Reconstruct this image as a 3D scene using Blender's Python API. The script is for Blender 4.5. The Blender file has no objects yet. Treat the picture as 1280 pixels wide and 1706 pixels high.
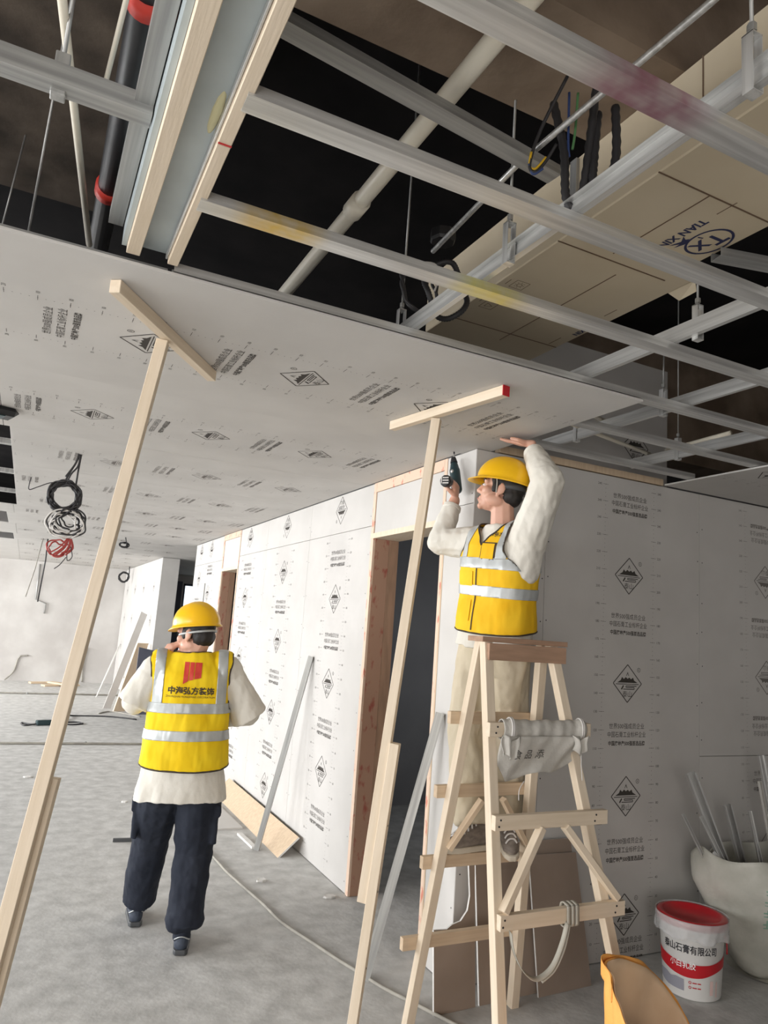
import bpy, bmesh, math, random
from mathutils import Vector, Matrix, noise
from mathutils.bvhtree import BVHTree
V = Vector
random.seed(7)
C = bpy.context.scene.collection
SC = bpy.context.scene

# ------------------------------------------------------------------ camera
F_PX, YAW, PITCH, ROLL, CAM_H = 1201.24, .447694, .162599, .071005, 1.66
_f = V((math.sin(YAW)*math.cos(PITCH), math.cos(YAW)*math.cos(PITCH), math.sin(PITCH)))
_r = V((math.cos(YAW), -math.sin(YAW), 0)); _u = _r.cross(_f)
_r2 = _r*math.cos(ROLL) + _u*math.sin(ROLL); _u2 = -_r*math.sin(ROLL) + _u*math.cos(ROLL)
cd = bpy.data.cameras.new('camera'); cam = bpy.data.objects.new('camera', cd); C.objects.link(cam)
cd.sensor_fit = 'VERTICAL'; cd.sensor_height = 36; cd.sensor_width = 36
cd.lens = 36*F_PX/1706; cd.clip_start = .05; cd.clip_end = 100
cam.matrix_world = Matrix(((_r2.x, _u2.x, -_f.x, 0), (_r2.y, _u2.y, -_f.y, 0), (_r2.z, _u2.z, -_f.z, CAM_H), (0, 0, 0, 1)))
SC.camera = cam

# ------------------------------------------------------------------ world, daylight, exposure
w = bpy.data.worlds.new('world'); SC.world = w; w.use_nodes = True
w.node_tree.nodes['Background'].inputs[0].default_value = (.93, .97, 1, 1)
w.node_tree.nodes['Background'].inputs[1].default_value = 1.6

def area(name, loc, rot, sx, sy, power, col=(1, 1, 1)):
    l = bpy.data.lights.new(name, 'AREA'); l.shape = 'RECTANGLE'; l.size = sx; l.size_y = sy
    l.energy = power; l.color = col
    o = bpy.data.objects.new(name, l); C.objects.link(o); o.location = loc; o.rotation_euler = rot
    return o
# daylight coming in through the openings of the left facade (x = -6)
for yc, pw in ((1.5, 480), (6.5, 350), (11.5, 800), (16.0, 840)):
    area('window_daylight', (-6.5, yc, 2.1), (0, math.radians(-52), 0), 2.4, 3.9, pw, (.985, .99, 1))
area('rear_fill_light', (-2.2, -3.15, 1.5), (math.radians(90), 0, 0), 3.2, 2.2, 105, (1, .93, .87))  # added warm fill from behind the camera for back wall and channels
area('room_fill_light', (4.5, 5.0, 1.6), (0, math.radians(90), 0), 1.2, 1.4, 7, (.92, .96, 1))  # added unseen lamp that lifts the dark room behind the doorway
SC.view_settings.view_transform = 'Standard'; SC.view_settings.look = 'None'
SC.view_settings.gamma = 1; SC.view_settings.use_curve_mapping = False
SC.view_settings.exposure = 0.0

# ------------------------------------------------------------------ materials
def srgb(r, g, b):
    f = lambda c: (c/255/12.92) if c <= 10 else ((c/255+.055)/1.055)**2.4
    return (f(r), f(g), f(b), 1)
def mat(name, c1, c2=None, rough=.6, metal=0, scale=8, bump=0, bscale=None, stretch=(1, 1, 1), detail=4, spec=.5, contrast=(.35, .65), sub=0, alpha=1, trans=0):
    m = bpy.data.materials.new(name); m.use_nodes = True
    nt = m.node_tree; b = nt.nodes['Principled BSDF']
    b.inputs['Roughness'].default_value = rough; b.inputs['Metallic'].default_value = metal
    b.inputs['Specular IOR Level'].default_value = spec
    if sub: b.inputs['Subsurface Weight'].default_value = sub; b.inputs['Subsurface Scale'].default_value = .02
    if trans: b.inputs['Transmission Weight'].default_value = trans
    b.inputs['Alpha'].default_value = alpha
    tc = nt.nodes.new('ShaderNodeTexCoord'); mp = nt.nodes.new('ShaderNodeMapping')
    nt.links.new(tc.outputs['Object'], mp.inputs[0]); mp.inputs['Scale'].default_value = stretch
    if c2 is None: b.inputs['Base Color'].default_value = c1
    else:
        n = nt.nodes.new('ShaderNodeTexNoise'); n.inputs['Scale'].default_value = scale; n.inputs['Detail'].default_value = detail
        nt.links.new(mp.outputs[0], n.inputs['Vector'])
        r = nt.nodes.new('ShaderNodeValToRGB')
        r.color_ramp.elements[0].position, r.color_ramp.elements[1].position = contrast
        r.color_ramp.elements[0].color = c1; r.color_ramp.elements[1].color = c2
        nt.links.new(n.outputs[0], r.inputs[0]); nt.links.new(r.outputs[0], b.inputs['Base Color'])
    if bump:
        n2 = nt.nodes.new('ShaderNodeTexNoise'); n2.inputs['Scale'].default_value = bscale or scale*4; n2.inputs['Detail'].default_value = 5
        nt.links.new(mp.outputs[0], n2.inputs['Vector'])
        bp = nt.nodes.new('ShaderNodeBump'); bp.inputs['Strength'].default_value = bump; bp.inputs['Distance'].default_value = .01
        nt.links.new(n2.outputs[0], bp.inputs['Height']); nt.links.new(bp.outputs[0], b.inputs['Normal'])
    return m
M = {}
M['paper'] = mat('gypsum_paper', srgb(196, 193, 189), srgb(203, 200, 196), .75, scale=2.5, spec=.25)
M['paper_back'] = mat('gypsum_back_paper', srgb(150, 134, 121), srgb(161, 145, 132), .85, scale=3, spec=.2)
M['gypsum_core'] = mat('gypsum_core', srgb(226, 224, 220), srgb(210, 208, 204), .9, scale=20)
M['core'] = mat('stud_core', srgb(120, 118, 114), None, .9)
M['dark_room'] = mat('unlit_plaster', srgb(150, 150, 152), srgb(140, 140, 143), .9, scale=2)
M['ink'] = mat('grey_ink', srgb(72, 68, 64), None, .8, spec=.2)
M['ink_light'] = mat('pale_ink', srgb(120, 115, 111), None, .8, spec=.2)
M['concrete'] = mat('concrete_floor', srgb(178, 177, 174), srgb(202, 201, 198), .85, scale=9, bump=.2, bscale=34, detail=12, spec=.2)
M['rough_wall'] = mat('cement_render', srgb(186, 182, 178), srgb(205, 202, 198), .9, scale=1.4, bump=.2, bscale=12)
M['slab'] = mat('stained_slab', srgb(74, 67, 61), srgb(116, 105, 94), .95, scale=3.5, bump=.3, detail=8, spec=.1)
M['slab_shade'] = mat('shade_black_slab', srgb(34, 33, 34), srgb(44, 42, 42), .95, scale=3, spec=.1)  # darkness of the plenum put into the slab colour
M['beam'] = mat('brown_concrete_beam', srgb(122, 106, 91), srgb(156, 139, 122), .95, scale=3.5, bump=.3, detail=8, spec=.1)
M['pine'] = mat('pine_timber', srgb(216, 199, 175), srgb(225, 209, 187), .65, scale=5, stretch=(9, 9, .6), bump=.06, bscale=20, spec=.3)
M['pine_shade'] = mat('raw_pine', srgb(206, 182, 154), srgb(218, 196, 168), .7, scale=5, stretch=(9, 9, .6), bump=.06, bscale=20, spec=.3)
M['pine_red'] = mat('pine_with_red_print', srgb(222, 196, 174), srgb(208, 132, 112), .7, scale=24, stretch=(1, 1, .5), contrast=(.58, .66), spec=.3)
M['jamb_brown_shaded'] = mat('shaded_brown_jamb_board', srgb(176, 140, 118), srgb(160, 92, 78), .7, scale=20, stretch=(1, 1, .5), contrast=(.56, .68), spec=.3)  # brown board with red print, the jamb's shading also put into its colour
M['brown_board'] = mat('brown_faced_board', srgb(158, 128, 106), srgb(176, 142, 118), .7, scale=9, stretch=(4, 4, .6), spec=.3)
M['galv'] = mat('galvanised_steel', srgb(190, 190, 188), srgb(226, 226, 224), .34, .62, scale=14, stretch=(4, 4, .12), bump=.05)
M['galv_dull'] = mat('dull_galvanised_steel', srgb(150, 150, 148), srgb(182, 182, 179), .45, .5, scale=14, stretch=(4, 4, .12))
M['sheet'] = mat('pale_blue_grey_sheet', srgb(186, 196, 198), srgb(170, 180, 182), .35, .1, scale=4)
M['pvc'] = mat('cream_pvc', srgb(236, 230, 214), srgb(228, 220, 202), .45, scale=5)
M['white_plastic'] = mat('white_plastic', srgb(228, 226, 220), None, .45)
M['duct'] = mat('beige_duct_board', srgb(196, 182, 156), srgb(205, 192, 168), .6, scale=2.2, spec=.35)
M['duct_line'] = mat('brown_ink_line', srgb(104, 82, 64), None, .8)
M['navy'] = mat('navy_ink', srgb(38, 42, 78), None, .7)
M['black_plastic'] = mat('black_plastic', srgb(28, 28, 30), srgb(36, 36, 38), .45, scale=14)
M['grey_plastic'] = mat('dark_grey_plastic', srgb(72, 74, 76), None, .5)
M['teal_plastic'] = mat('dark_teal_plastic', srgb(30, 54, 58), None, .45)
M['red_plastic'] = mat('red_plastic', srgb(200, 30, 40), srgb(176, 24, 36), .32, scale=7)
M['orange_red'] = mat('orange_red_clamp', srgb(206, 62, 50), None, .5)
M['cable_black'] = mat('black_cable', srgb(48, 47, 49), None, .5)
M['cable_grey'] = mat('dusty_cable', srgb(172, 168, 158), srgb(150, 146, 138), .7, scale=10)
M['cable_red'] = mat('red_wire', srgb(170, 70, 66), None, .5)
M['cable_white'] = mat('white_wire', srgb(214, 210, 206), None, .5)
M['cable_yellow'] = mat('yellow_wire', srgb(224, 180, 40), None, .5)
M['cable_blue'] = mat('blue_wire', srgb(50, 70, 120), None, .5)
M['cable_green'] = mat('green_wire', srgb(90, 140, 90), None, .5)
M['helmet'] = mat('yellow_helmet', srgb(240, 186, 20), None, .28)
M['vest'] = mat('yellow_vest', srgb(238, 198, 24), srgb(244, 210, 40), .75, scale=8, spec=.2)
M['vest_orange'] = mat('amber_vest', srgb(236, 182, 28), srgb(242, 196, 44), .75, scale=8, spec=.2)
M['reflect'] = mat('reflective_tape', srgb(176, 180, 180), srgb(190, 193, 192), .4, .25, scale=16)
M['piping'] = mat('dark_piping', srgb(64, 54, 44), None, .8)
M['shirt'] = mat('white_work_shirt', srgb(226, 222, 212), srgb(216, 211, 200), .85, scale=6, bump=.12, bscale=60, spec=.15)
M['navy_trousers'] = mat('navy_trousers', srgb(38, 42, 52), srgb(46, 50, 60), .85, scale=8, bump=.12, bscale=60, spec=.2)
M['khaki'] = mat('khaki_trousers', srgb(206, 194, 172), srgb(192, 180, 156), .9, scale=5, bump=.12, bscale=60, spec=.15)
M['skin'] = mat('skin', srgb(206, 158, 136), srgb(216, 170, 148), .5, scale=9, sub=.08)
M['hair'] = mat('black_hair', srgb(30, 27, 26), srgb(44, 39, 36), .6, scale=40, stretch=(1, 1, .3))
M['eye_white'] = mat('eye_white', srgb(226, 220, 214), None, .3)
M['shoe_navy'] = mat('navy_shoe', srgb(46, 54, 68), srgb(62, 70, 84), .7, scale=30)
M['shoe_grey'] = mat('taupe_shoe', srgb(140, 130, 120), srgb(116, 106, 98), .8, scale=30, stretch=(1, 1, 2))
M['sole'] = mat('cream_sole', srgb(206, 196, 178), None, .7)
M['sack'] = mat('woven_sack', srgb(196, 194, 184), srgb(180, 179, 168), .8, scale=9, bump=.3, bscale=40)
M['sack_white'] = mat('white_woven_sack', srgb(206, 202, 194), srgb(186, 182, 174), .8, scale=9, bump=.3, bscale=40)
M['sack_orange'] = mat('orange_woven_sack', srgb(238, 160, 72), srgb(244, 176, 92), .75, scale=9, bump=.2, bscale=50)
M['sack_inside'] = mat('sack_inside', srgb(226, 190, 152), srgb(236, 204, 170), .8, scale=7)
M['bucket'] = mat('white_bucket', srgb(232, 230, 226), None, .35)
M['film'] = mat('clear_film', srgb(236, 236, 236), None, .15, alpha=.38, bump=.6, bscale=30)
M['red_ink'] = mat('red_ink', srgb(188, 28, 38), None, .4)
M['white_ink'] = mat('white_ink', srgb(240, 238, 236), None, .5)
M['black_ink'] = mat('black_ink', srgb(40, 40, 44), None, .5)
M['grey_ink2'] = mat('pale_grey_ink', srgb(150, 150, 160), None, .5)
M['pink_ink'] = mat('pale_pink_ink', srgb(226, 196, 190), None, .5)
M['green_ink'] = mat('faded_green_ink', srgb(132, 166, 146), None, .7)
M['glass'] = mat('window_glass', srgb(240, 246, 250), None, .05, trans=1.0)
M['frame_dark'] = mat('dark_grey_door', srgb(96, 98, 112), None, .6)
M['strap'] = mat('grey_strap', srgb(176, 172, 160), None, .85)

# ------------------------------------------------------------------ object helpers
def link(name, me, m=None, parent=None):
    o = bpy.data.objects.new(name, me); C.objects.link(o)
    if m is not None and not me.materials: me.materials.append(M[m] if isinstance(m, str) else m)
    if parent is not None: o.parent = parent
    return o
def wpos(o):
    p = o; v = V((0, 0, 0))
    while p is not None:
        v += p.location; p = p.parent
    return v
def put(o, mw=None):
    """world placement for a child of unrotated parents"""
    mw = mw or Matrix.Identity(4)
    o.matrix_basis = (Matrix.Translation(-wpos(o.parent)) if o.parent else Matrix.Identity(4)) @ mw
    return o
def tag(o, label=None, cat=None, group=None, kind=None):
    if label: o['label'] = label
    if cat: o['category'] = cat
    if group: o['group'] = group
    if kind: o['kind'] = kind
    return o
def thing(name, loc, label, cat, group=None):
    o = bpy.data.objects.new(name, None); C.objects.link(o); o.location = loc; o.empty_display_size = .1
    return tag(o, label, cat, group)
def me_from(vs, fs, smooth=False, name='m'):
    me = bpy.data.meshes.new(name); me.from_pydata([tuple(v) for v in vs], [], fs); me.update()
    if smooth:
        for p in me.polygons: p.use_smooth = True
    return me
def bm_me(bm, smooth=False, name='m'):
    me = bpy.data.meshes.new(name); bmesh.ops.recalc_face_normals(bm, faces=bm.faces); bm.to_mesh(me); bm.free()
    if smooth:
        for p in me.polygons: p.use_smooth = True
    return me
def add_box(bm, lo, hi, bev=0):
    r = bmesh.ops.create_cube(bm, size=1)
    for v in r['verts']:
        v.co = V([lo[i] + (v.co[i]+.5)*(hi[i]-lo[i]) for i in range(3)])
    if bev:
        es = list({e for v in r['verts'] for e in v.link_edges})
        bmesh.ops.bevel(bm, geom=es, offset=bev, segments=1, affect='EDGES')
def box(name, lo, hi, m, parent=None, bev=0, kind=None):
    bm = bmesh.new(); add_box(bm, lo, hi, bev)
    o = link(name, bm_me(bm), m, parent); put(o)
    if kind: o['kind'] = kind
    return o
def frame_mat(p0, p1, up):
    z = (V(p1)-V(p0)).normalized(); x = V(up).cross(z)
    if x.length < 1e-4: x = V((1, 0, 0)).cross(z)
    x.normalize(); y = z.cross(x)
    m = Matrix((x, y, z)).transposed().to_4x4(); m.translation = V(p0); return m
def bar(name, p0, p1, wx, wy, m, parent=None, up=(0, 0, 1), bev=.0015):
    """timber: local z runs along its length, local y points towards 'up'"""
    L = (V(p1)-V(p0)).length; bm = bmesh.new()
    add_box(bm, (-wx/2, -wy/2, 0), (wx/2, wy/2, L), bev)
    o = link(name, bm_me(bm), m, parent); return put(o, frame_mat(p0, p1, up))
def extrude(name, prof, p0, p1, m, parent=None, up=(0, 0, 1), closed=True, smooth=False):
    """profile (x, y) swept from p0 to p1"""
    L = (V(p1)-V(p0)).length; n = len(prof)
    vs = [(x, y, 0) for x, y in prof] + [(x, y, L) for x, y in prof]
    fs = [(i, (i+1) % n, n+(i+1) % n, n+i) for i in range(n if closed else n-1)]
    if closed: fs += [tuple(range(n))[::-1], tuple(range(n, 2*n))]
    bm = bmesh.new(); bv = [bm.verts.new(v) for v in vs]
    for f in fs: bm.faces.new([bv[i] for i in f])
    o = link(name, bm_me(bm, smooth), m, parent); return put(o, frame_mat(p0, p1, up))
def cprof(wd, ht, lip, t):
    """C section, open towards +y, web at -y"""
    a, h = wd/2, ht
    return [(-a, 0), (a, 0), (a, h), (a-lip, h), (a-lip, h-t), (a-t, h-t), (a-t, t), (-a+t, t), (-a+t, h-t), (-a+lip, h-t), (-a+lip, h), (-a, h)]
def sweep(pts, r, n=8, closed=False, taper=None):
    pts = [V(p) for p in pts]; N = len(pts); vs = []; fs = []
    t0 = (pts[1]-pts[0]).normalized(); nrm = t0.orthogonal().normalized()
    for i, p in enumerate(pts):
        a = pts[(i-1) % N] if closed or i else p; b = pts[(i+1) % N] if closed or i < N-1 else p
        t = (b-a)
        t = t.normalized() if t.length > 1e-9 else t0
        nrm = (nrm - t*nrm.dot(t)); nrm = nrm.normalized() if nrm.length > 1e-6 else t.orthogonal().normalized()
        bn = t.cross(nrm); rr = r if taper is None else r*taper[i]
        for k in range(n):
            an = 2*math.pi*k/n; vs.append(p + (nrm*math.cos(an)+bn*math.sin(an))*rr)
    for i in range(N if closed else N-1):
        j = (i+1) % N
        for k in range(n): fs.append((i*n+k, i*n+(k+1) % n, j*n+(k+1) % n, j*n+k))
    if not closed: fs += [tuple(range(n))[::-1], tuple(range((N-1)*n, N*n))]
    return vs, fs
def smooth_path(pts, sub=6, closed=False):
    pts = [V(p) for p in pts]; N = len(pts); out = []
    for i in range(N if closed else N-1):
        g = lambda k: pts[k % N] if closed else pts[max(0, min(N-1, k))]
        a, b, c, d = g(i-1), g(i), g(i+1), g(i+2)
        for s in range(sub):
            t = s/sub
            out.append(.5*((2*b)+(c-a)*t+(2*a-5*b+4*c-d)*t*t+(3*b-a-3*c+d)*t**3))
    if not closed: out.append(pts[-1])
    return out
def tube(name, pts, r, m, parent=None, n=8, closed=False, sub=0):
    if sub: pts = smooth_path(pts, sub, closed)
    vs, fs = sweep(pts, r, n, closed); o = link(name, me_from(vs, fs, True), m, parent); return put(o)
def tubes(name, paths, r, m, parent=None, n=6, sub=5, closed=False):
    V_, F_ = [], []
    for p in paths:
        vs, fs = sweep(smooth_path(p, sub, closed), r, n, closed); k = len(V_); V_ += vs; F_ += [tuple(i+k for i in f) for f in fs]
    o = link(name, me_from(V_, F_, True), m, parent); return put(o)
def lathe(name, prof, m, parent=None, n=40, loc=(0, 0, 0), rot=None, smooth=True):
    vs = []; fs = []
    for r, z in prof:
        for k in range(n): a = 2*math.pi*k/n; vs.append((r*math.cos(a), r*math.sin(a), z))
    for i in range(len(prof)-1):
        for k in range(n): fs.append((i*n+k, i*n+(k+1) % n, (i+1)*n+(k+1) % n, (i+1)*n+k))
    me = me_from(vs, fs, smooth); o = link(name, me, m, parent)
    return put(o, Matrix.Translation(V(loc)) @ (rot.to_4x4() if rot else Matrix.Identity(4)))

# ------------------------------------------------------------------ print: lettering and marks (flat print, a fraction of a mm thick)
def text_mesh(s, size, align='CENTER', squeeze=1.0, bold=0):
    cu = bpy.data.curves.new('t', 'FONT'); cu.body = s; cu.size = size; cu.align_x = align; cu.resolution_u = 2
    cu.offset = bold
    o = bpy.data.objects.new('t', cu); C.objects.link(o)
    dg = bpy.context.evaluated_depsgraph_get(); dg.update()
    me = bpy.data.meshes.new_from_object(o.evaluated_get(dg))
    bpy.data.objects.remove(o); bpy.data.curves.remove(cu)
    vs = [V((v.co.x*squeeze, v.co.y, 0)) for v in me.vertices]; fs = [tuple(p.vertices) for p in me.polygons]
    bpy.data.meshes.remove(me)
    return vs, fs
class Ink:
    def __init__(s): s.v = []; s.f = []
    def add(s, vf, at=(0, 0), rot=0, k=1):
        n = len(s.v); c, q = math.cos(rot), math.sin(rot)
        s.v += [V((at[0]+k*(v.x*c-v.y*q), at[1]+k*(v.x*q+v.y*c), 0)) for v in vf[0]]
        s.f += [tuple(i+n for i in f) for f in vf[1]]
    def poly(s, pts, at=(0, 0), rot=0): s.add(([V((x, y, 0)) for x, y in pts], [tuple(range(len(pts)))]), at, rot)
    def line(s, a, b, wd):
        a, b = V((*a, 0)), V((*b, 0)); d = (b-a).normalized(); nn = V((-d.y, d.x, 0))*wd/2
        n = len(s.v); s.v += [a-nn, b-nn, b+nn, a+nn]; s.f.append((n, n+1, n+2, n+3))
    def ring(s, c, r0, r1, n=24, sx=1):
        k = len(s.v)
        for i in range(n):
            a = 2*math.pi*i/n
            s.v += [V((c[0]+sx*r0*math.cos(a), c[1]+r0*math.sin(a), 0)), V((c[0]+sx*r1*math.cos(a), c[1]+r1*math.sin(a), 0))]
        for i in range(n): j = (i+1) % n; s.f.append((k+2*i, k+2*i+1, k+2*j+1, k+2*j))
    def vf(s): return s.v, s.f
    def mesh(s): return me_from(s.v, s.f)
def logo_ink():
    g = Ink(); a, b = .108, .106
    for p, q in (((0, b), (a, 0)), ((a, 0), (0, -b)), ((0, -b), (-a, 0)), ((-a, 0), (0, b))): g.line(p, q, .0055)
    g.poly([(-.078, .004), (.078, .004), (.05, .018), (.042, .034), (.026, .024), (.014, .034), (0, .026), (-.014, .036), (-.028, .024), (-.042, .036), (-.052, .018)])
    g.poly([(-.012, .04), (0, .066), (.012, .04), (.006, .044), (0, .056), (-.006, .044)])
    g.line((-.088, -.004), (.086, -.004), .004); g.line((-.03, -.012), (-.046, -.034), .009)
    g.line((-.012, -.014), (.07, -.014), .0045); g.line((-.012, -.014), (-.012, -.022), .0045)
    g.line((-.012, -.022), (.052, -.022), .0045); g.line((.052, -.022), (.052, -.032), .0045); g.line((-.032, -.032), (.052, -.032), .0045)
    g.add(text_mesh('泰山', .038), (0, -.074))
    g.ring((.086, .078), .0105, .013, 16); g.add(text_mesh('R', .017), (.086, .072))
    return g.vf()
def block_ink():
    g = Ink()
    t1 = text_mesh('世界500强成员企业', .034, squeeze=.93); t2 = text_mesh('中国石膏工业标杆企业', .034, squeeze=.86); t3 = text_mesh('中国房地产500强首选品牌', .028, squeeze=.86, bold=.0006)
    g.add(t1, (0, .03)); g.add(t2, (0, -.016)); g.add(t3, (0, -.062))
    return g.vf()
LOGO, BLOCK = logo_ink(), block_ink()
DIG = {s: text_mesh(s, .02) for s in [str(10*i) for i in range(1, 25)]}
def print_mesh(items, v0, v1, rulers=True):
    g = Ink()
    for kind, v, rot in items: g.add(LOGO if kind == 'L' else BLOCK, (0, v), rot)
    if rulers:
        for sgn in (-1, 1):
            u = .192*sgn; v = math.ceil(v0/.025)*.025; i = 0
            while v < v1-.01:
                g.line((u-.0012, v), (u+.0012, v), .004)
                k = round(v/.025)
                if k % 4 == 0:
                    g.line((u-.02, v), (u+.02, v), .0016)
                    n = str(10*max(1, min(24, k//4)))
                    g.add(DIG[n], (u+.045*sgn, v-.007))
                v += .025
    return g.mesh()
PC = {}
def board(parent, origin, right, up, u0, u1, v0, v1, thick=.0095, items=(), key=None, rulers=True, m='paper', ink='ink', cu=0.0):
    """gypsum board: origin is on its face; right/up span the face; cu = where the print's centre line is"""
    right, up, o0 = V(right), V(up), V(origin); n = right.cross(up)
    bm = bmesh.new(); g = .0015
    add_box(bm, (u0+g, v0+g, -thick), (u1-g, v1-g, 0), .0012)
    mw = Matrix((right, up, n)).transposed().to_4x4(); mw.translation = o0
    b = put(link('gypsum_board', bm_me(bm), m, parent), mw)
    if items or key:
        if key is None or key not in PC:
            pm = print_mesh(items, v0, v1, rulers); pm.materials.append(M[ink])
            if key: PC[key] = pm
        else: pm = PC[key]
        p = link('printed_marks', pm, None, b)
        p.matrix_basis = Matrix.Translation(V((cu, 0, .0006)))
    return b

# ================================================================== SETTING
fl = box('floor', (-6.3, -3.3, -.15), (8.2, 18.5, 0), 'concrete', kind='structure')
# concrete slab overhead, plenum darkness put into its black colour, between brown beams
cl = box('ceiling', (-6.3, -3.3, 3.9), (8.2, 18.5, 4.1), 'slab_shade', kind='structure')
tr1 = box('trim_1', (.16, 1.235, 3.2), (8.2, 1.58, 3.9), 'beam', kind='structure')
tr2 = box('trim_2', (-6.3, -3.3, 3.42), (.08, 3.3, 3.9), 'slab', kind='structure')
tr3 = box('trim_3', (2.3, 3.75, 3.05), (8.2, 4.1, 3.9), 'beam', kind='structure')
tr4 = box('trim_4', (.16, -.4, 3.2), (8.2, .1, 3.9), 'beam', kind='structure')
# facade on the left with open window bays (outside the frame, they let the daylight in)
def facade():
    bm = bmesh.new()
    add_box(bm, (-6.2, -3.3, 0), (-6, 18.5, .3)); add_box(bm, (-6.2, -3.3, 2.6), (-6, 18.5, 3.9))
    for y0, y1 in ((-3.3, -.5), (3.5, 4.5), (8.5, 9.5), (13.5, 14.0), (18.0, 18.5)): add_box(bm, (-6.2, y0, .3), (-6, y1, 2.6))
    return bm_me(bm)
wl = put(link('wall_left', facade(), 'rough_wall')); wl['kind'] = 'structure'
bm = bmesh.new()
add_box(bm, (-6.3, -3.3, 0), (-3.9, -3.1, 3.9)); add_box(bm, (-.5, -3.3, 0), (8.2, -3.1, 3.9)); add_box(bm, (-3.9, -3.3, 2.6), (-.5, -3.1, 3.9)); add_box(bm, (-3.9, -3.3, 0), (-.5, -3.1, .4))
wr = put(link('wall_rear', bm_me(bm), 'rough_wall')); wr['kind'] = 'structure'
box('wall_side', (8, -3.3, 0), (8.2, 18.5, 3.9), 'rough_wall', kind='structure')
# far wall with a dark door and a window to the outside beyond the gap
bm = bmesh.new()
add_box(bm, (-6.3, 18.2, 0), (3.42, 18.4, 3.9)); add_box(bm, (3.42, 18.2, 2.46), (4.4, 18.4, 3.9)); add_box(bm, (3.42, 18.2, 0), (4.4, 18.4, .5)); add_box(bm, (4.4, 18.2, 0), (8.2, 18.4, 3.9))
wf = put(link('wall_far', bm_me(bm), 'rough_wall')); wf['kind'] = 'structure'
win = thing('window_1', (3.9, 18.28, .5), None, None); win['kind'] = 'structure'
bm = bmesh.new()
for z in (.5, 1.86, 2.41): add_box(bm, (3.42, 18.25, z), (4.4, 18.31, z+.05))
for x in (3.42, 4.35): add_box(bm, (x, 18.25, .5), (x+.05, 18.31, 2.46))
put(link('window_frame', bm_me(bm), 'frame_dark', win))
box('glass_pane', (3.46, 18.275, 1.9), (4.36, 18.281, 2.42), 'glass', win); box('glass_pane', (3.46, 18.275, .54), (4.36, 18.281, 1.87), 'glass', win)
d3 = thing('door_3', (3.1, 18.18, 0), None, None); d3['kind'] = 'structure'
box('door_leaf', (2.6, 18.15, .01), (3.38, 18.198, 2.5), 'frame_dark', d3); box('door_frame', (2.52, 18.14, .0), (2.598, 18.198, 2.56), 'frame_dark', d3)

XA, YB, ZC = 2.05, 3.177, 2.66
LS = .6155
# ---- long wall on the right (A): core with two doorways, boards on its face
bm = bmesh.new()
xa0, xa1 = XA+.0095, XA+.105
for y0, y1, z0, z1 in ((3.187, 3.5, 0, 2.66), (3.5, 4.40, 2.29, 2.66), (4.40, 7.9, 0, 2.66), (7.9, 8.66, 2.25, 2.66), (8.66, 10.25, 0, 2.66)):
    add_box(bm, (xa0, y0, z0), (xa1, y1, z1))
wa = put(link('wall_right', bm_me(bm), 'core')); wa['kind'] = 'structure'
R_, U_ = (0, -1, 0), (0, 0, 1)
def colA(y0, y1, cy, flip=False, zt=2.36, rot=0, key=None, off=0.0):
    it = [('L', .02+LS*k+off, rot) for k in range(5) if .12 < .02+LS*k+off < zt-.1] + [('T', .327+LS*k+off, rot) for k in range(4) if .1 < .327+LS*k+off < zt-.08]
    board(wa, (XA, cy, 0), R_, U_, cy-y1, cy-y0, .003, zt, items=it)
    board(wa, (XA, cy, 0), R_, U_, cy-y1, cy-y0, zt, 2.655, items=[('L', 2.535, math.pi)], rulers=False)
colA(4.44, 5.655, 5.01); colA(5.655, 6.87, 6.28, off=.25); colA(6.87, 7.88, 7.5, off=.03)
colA(8.68, 9.46, 9.3, off=.1); colA(9.46, 10.25, 9.9, off=.3)
board(wa, (XA, 3.35, 0), R_, U_, 3.35-3.47, 3.35-3.177, .003, 2.36); board(wa, (XA, 3.35, 0), R_, U_, 3.35-3.47, 3.35-3.177, 2.36, 2.655)
# board return on the far end of the wall
board(wa, (2.1, 10.2525, 0), (-1, 0, 0), (0, 0, 1), -.055, .05, .003, 2.655)
# doorway 1: timber lining printed in red, panel above it
def doorway(name, y0, y1, zh, depth):
    d = thing(name, (XA, (y0+y1)/2, 0), None, None); d['kind'] = 'structure'
    box('edge_strip', (XA-.003, y1-.002, .002), (XA+.012, y1+.038, zh), 'pine_red', d)
    box('jamb_board', (XA+.0125, y1-.004, .002), (XA+depth*.62, y1+.038, zh), 'jamb_brown_shaded', d)
    box('jamb_board', (XA+depth*.62+.002, y1-.006, .002), (XA+depth, y1+.038, zh), 'brown_board', d)
    box('jamb_board', (XA-.003, y0-.03, .002), (XA+depth, y0, zh), 'pine_red', d)
    box('head_board', (XA-.006, y0-.03, zh), (XA+depth, y1+.04, zh+.035), 'pine', d)
    box('upright_strip', (XA-.003, y1+.003, zh+.036), (XA+.02, y1+.04, 2.655), 'pine_red', d)
    box('upright_strip', (XA-.003, y0-.03, zh+.036), (XA+.02, y0, 2.655), 'pine_red', d)
    box('top_strip', (XA-.003, y0+.002, 2.59), (XA+.02, y1, 2.655), 'pine_red', d)
    o = box('overdoor_panel', (XA+.004, y0+.002, zh+.037), (XA+.014, y1, 2.588), 'paper', d)
    return d
doorway('door_1', 3.50, 4.40, 2.27, .19)
doorway('door_2', 7.92, 8.62, 2.22, .16)
# narrow side trim next to doorway 1 and recess further on
box('trim_5', (XA-.003, 3.4605, .002), (XA+.012, 3.468, 2.36), 'pine_shade', kind='structure')
box('trim_6', (XA-.012, 9.455, .002), (XA-.001, 9.475, 2.1), 'galv_dull', kind='structure')
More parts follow.
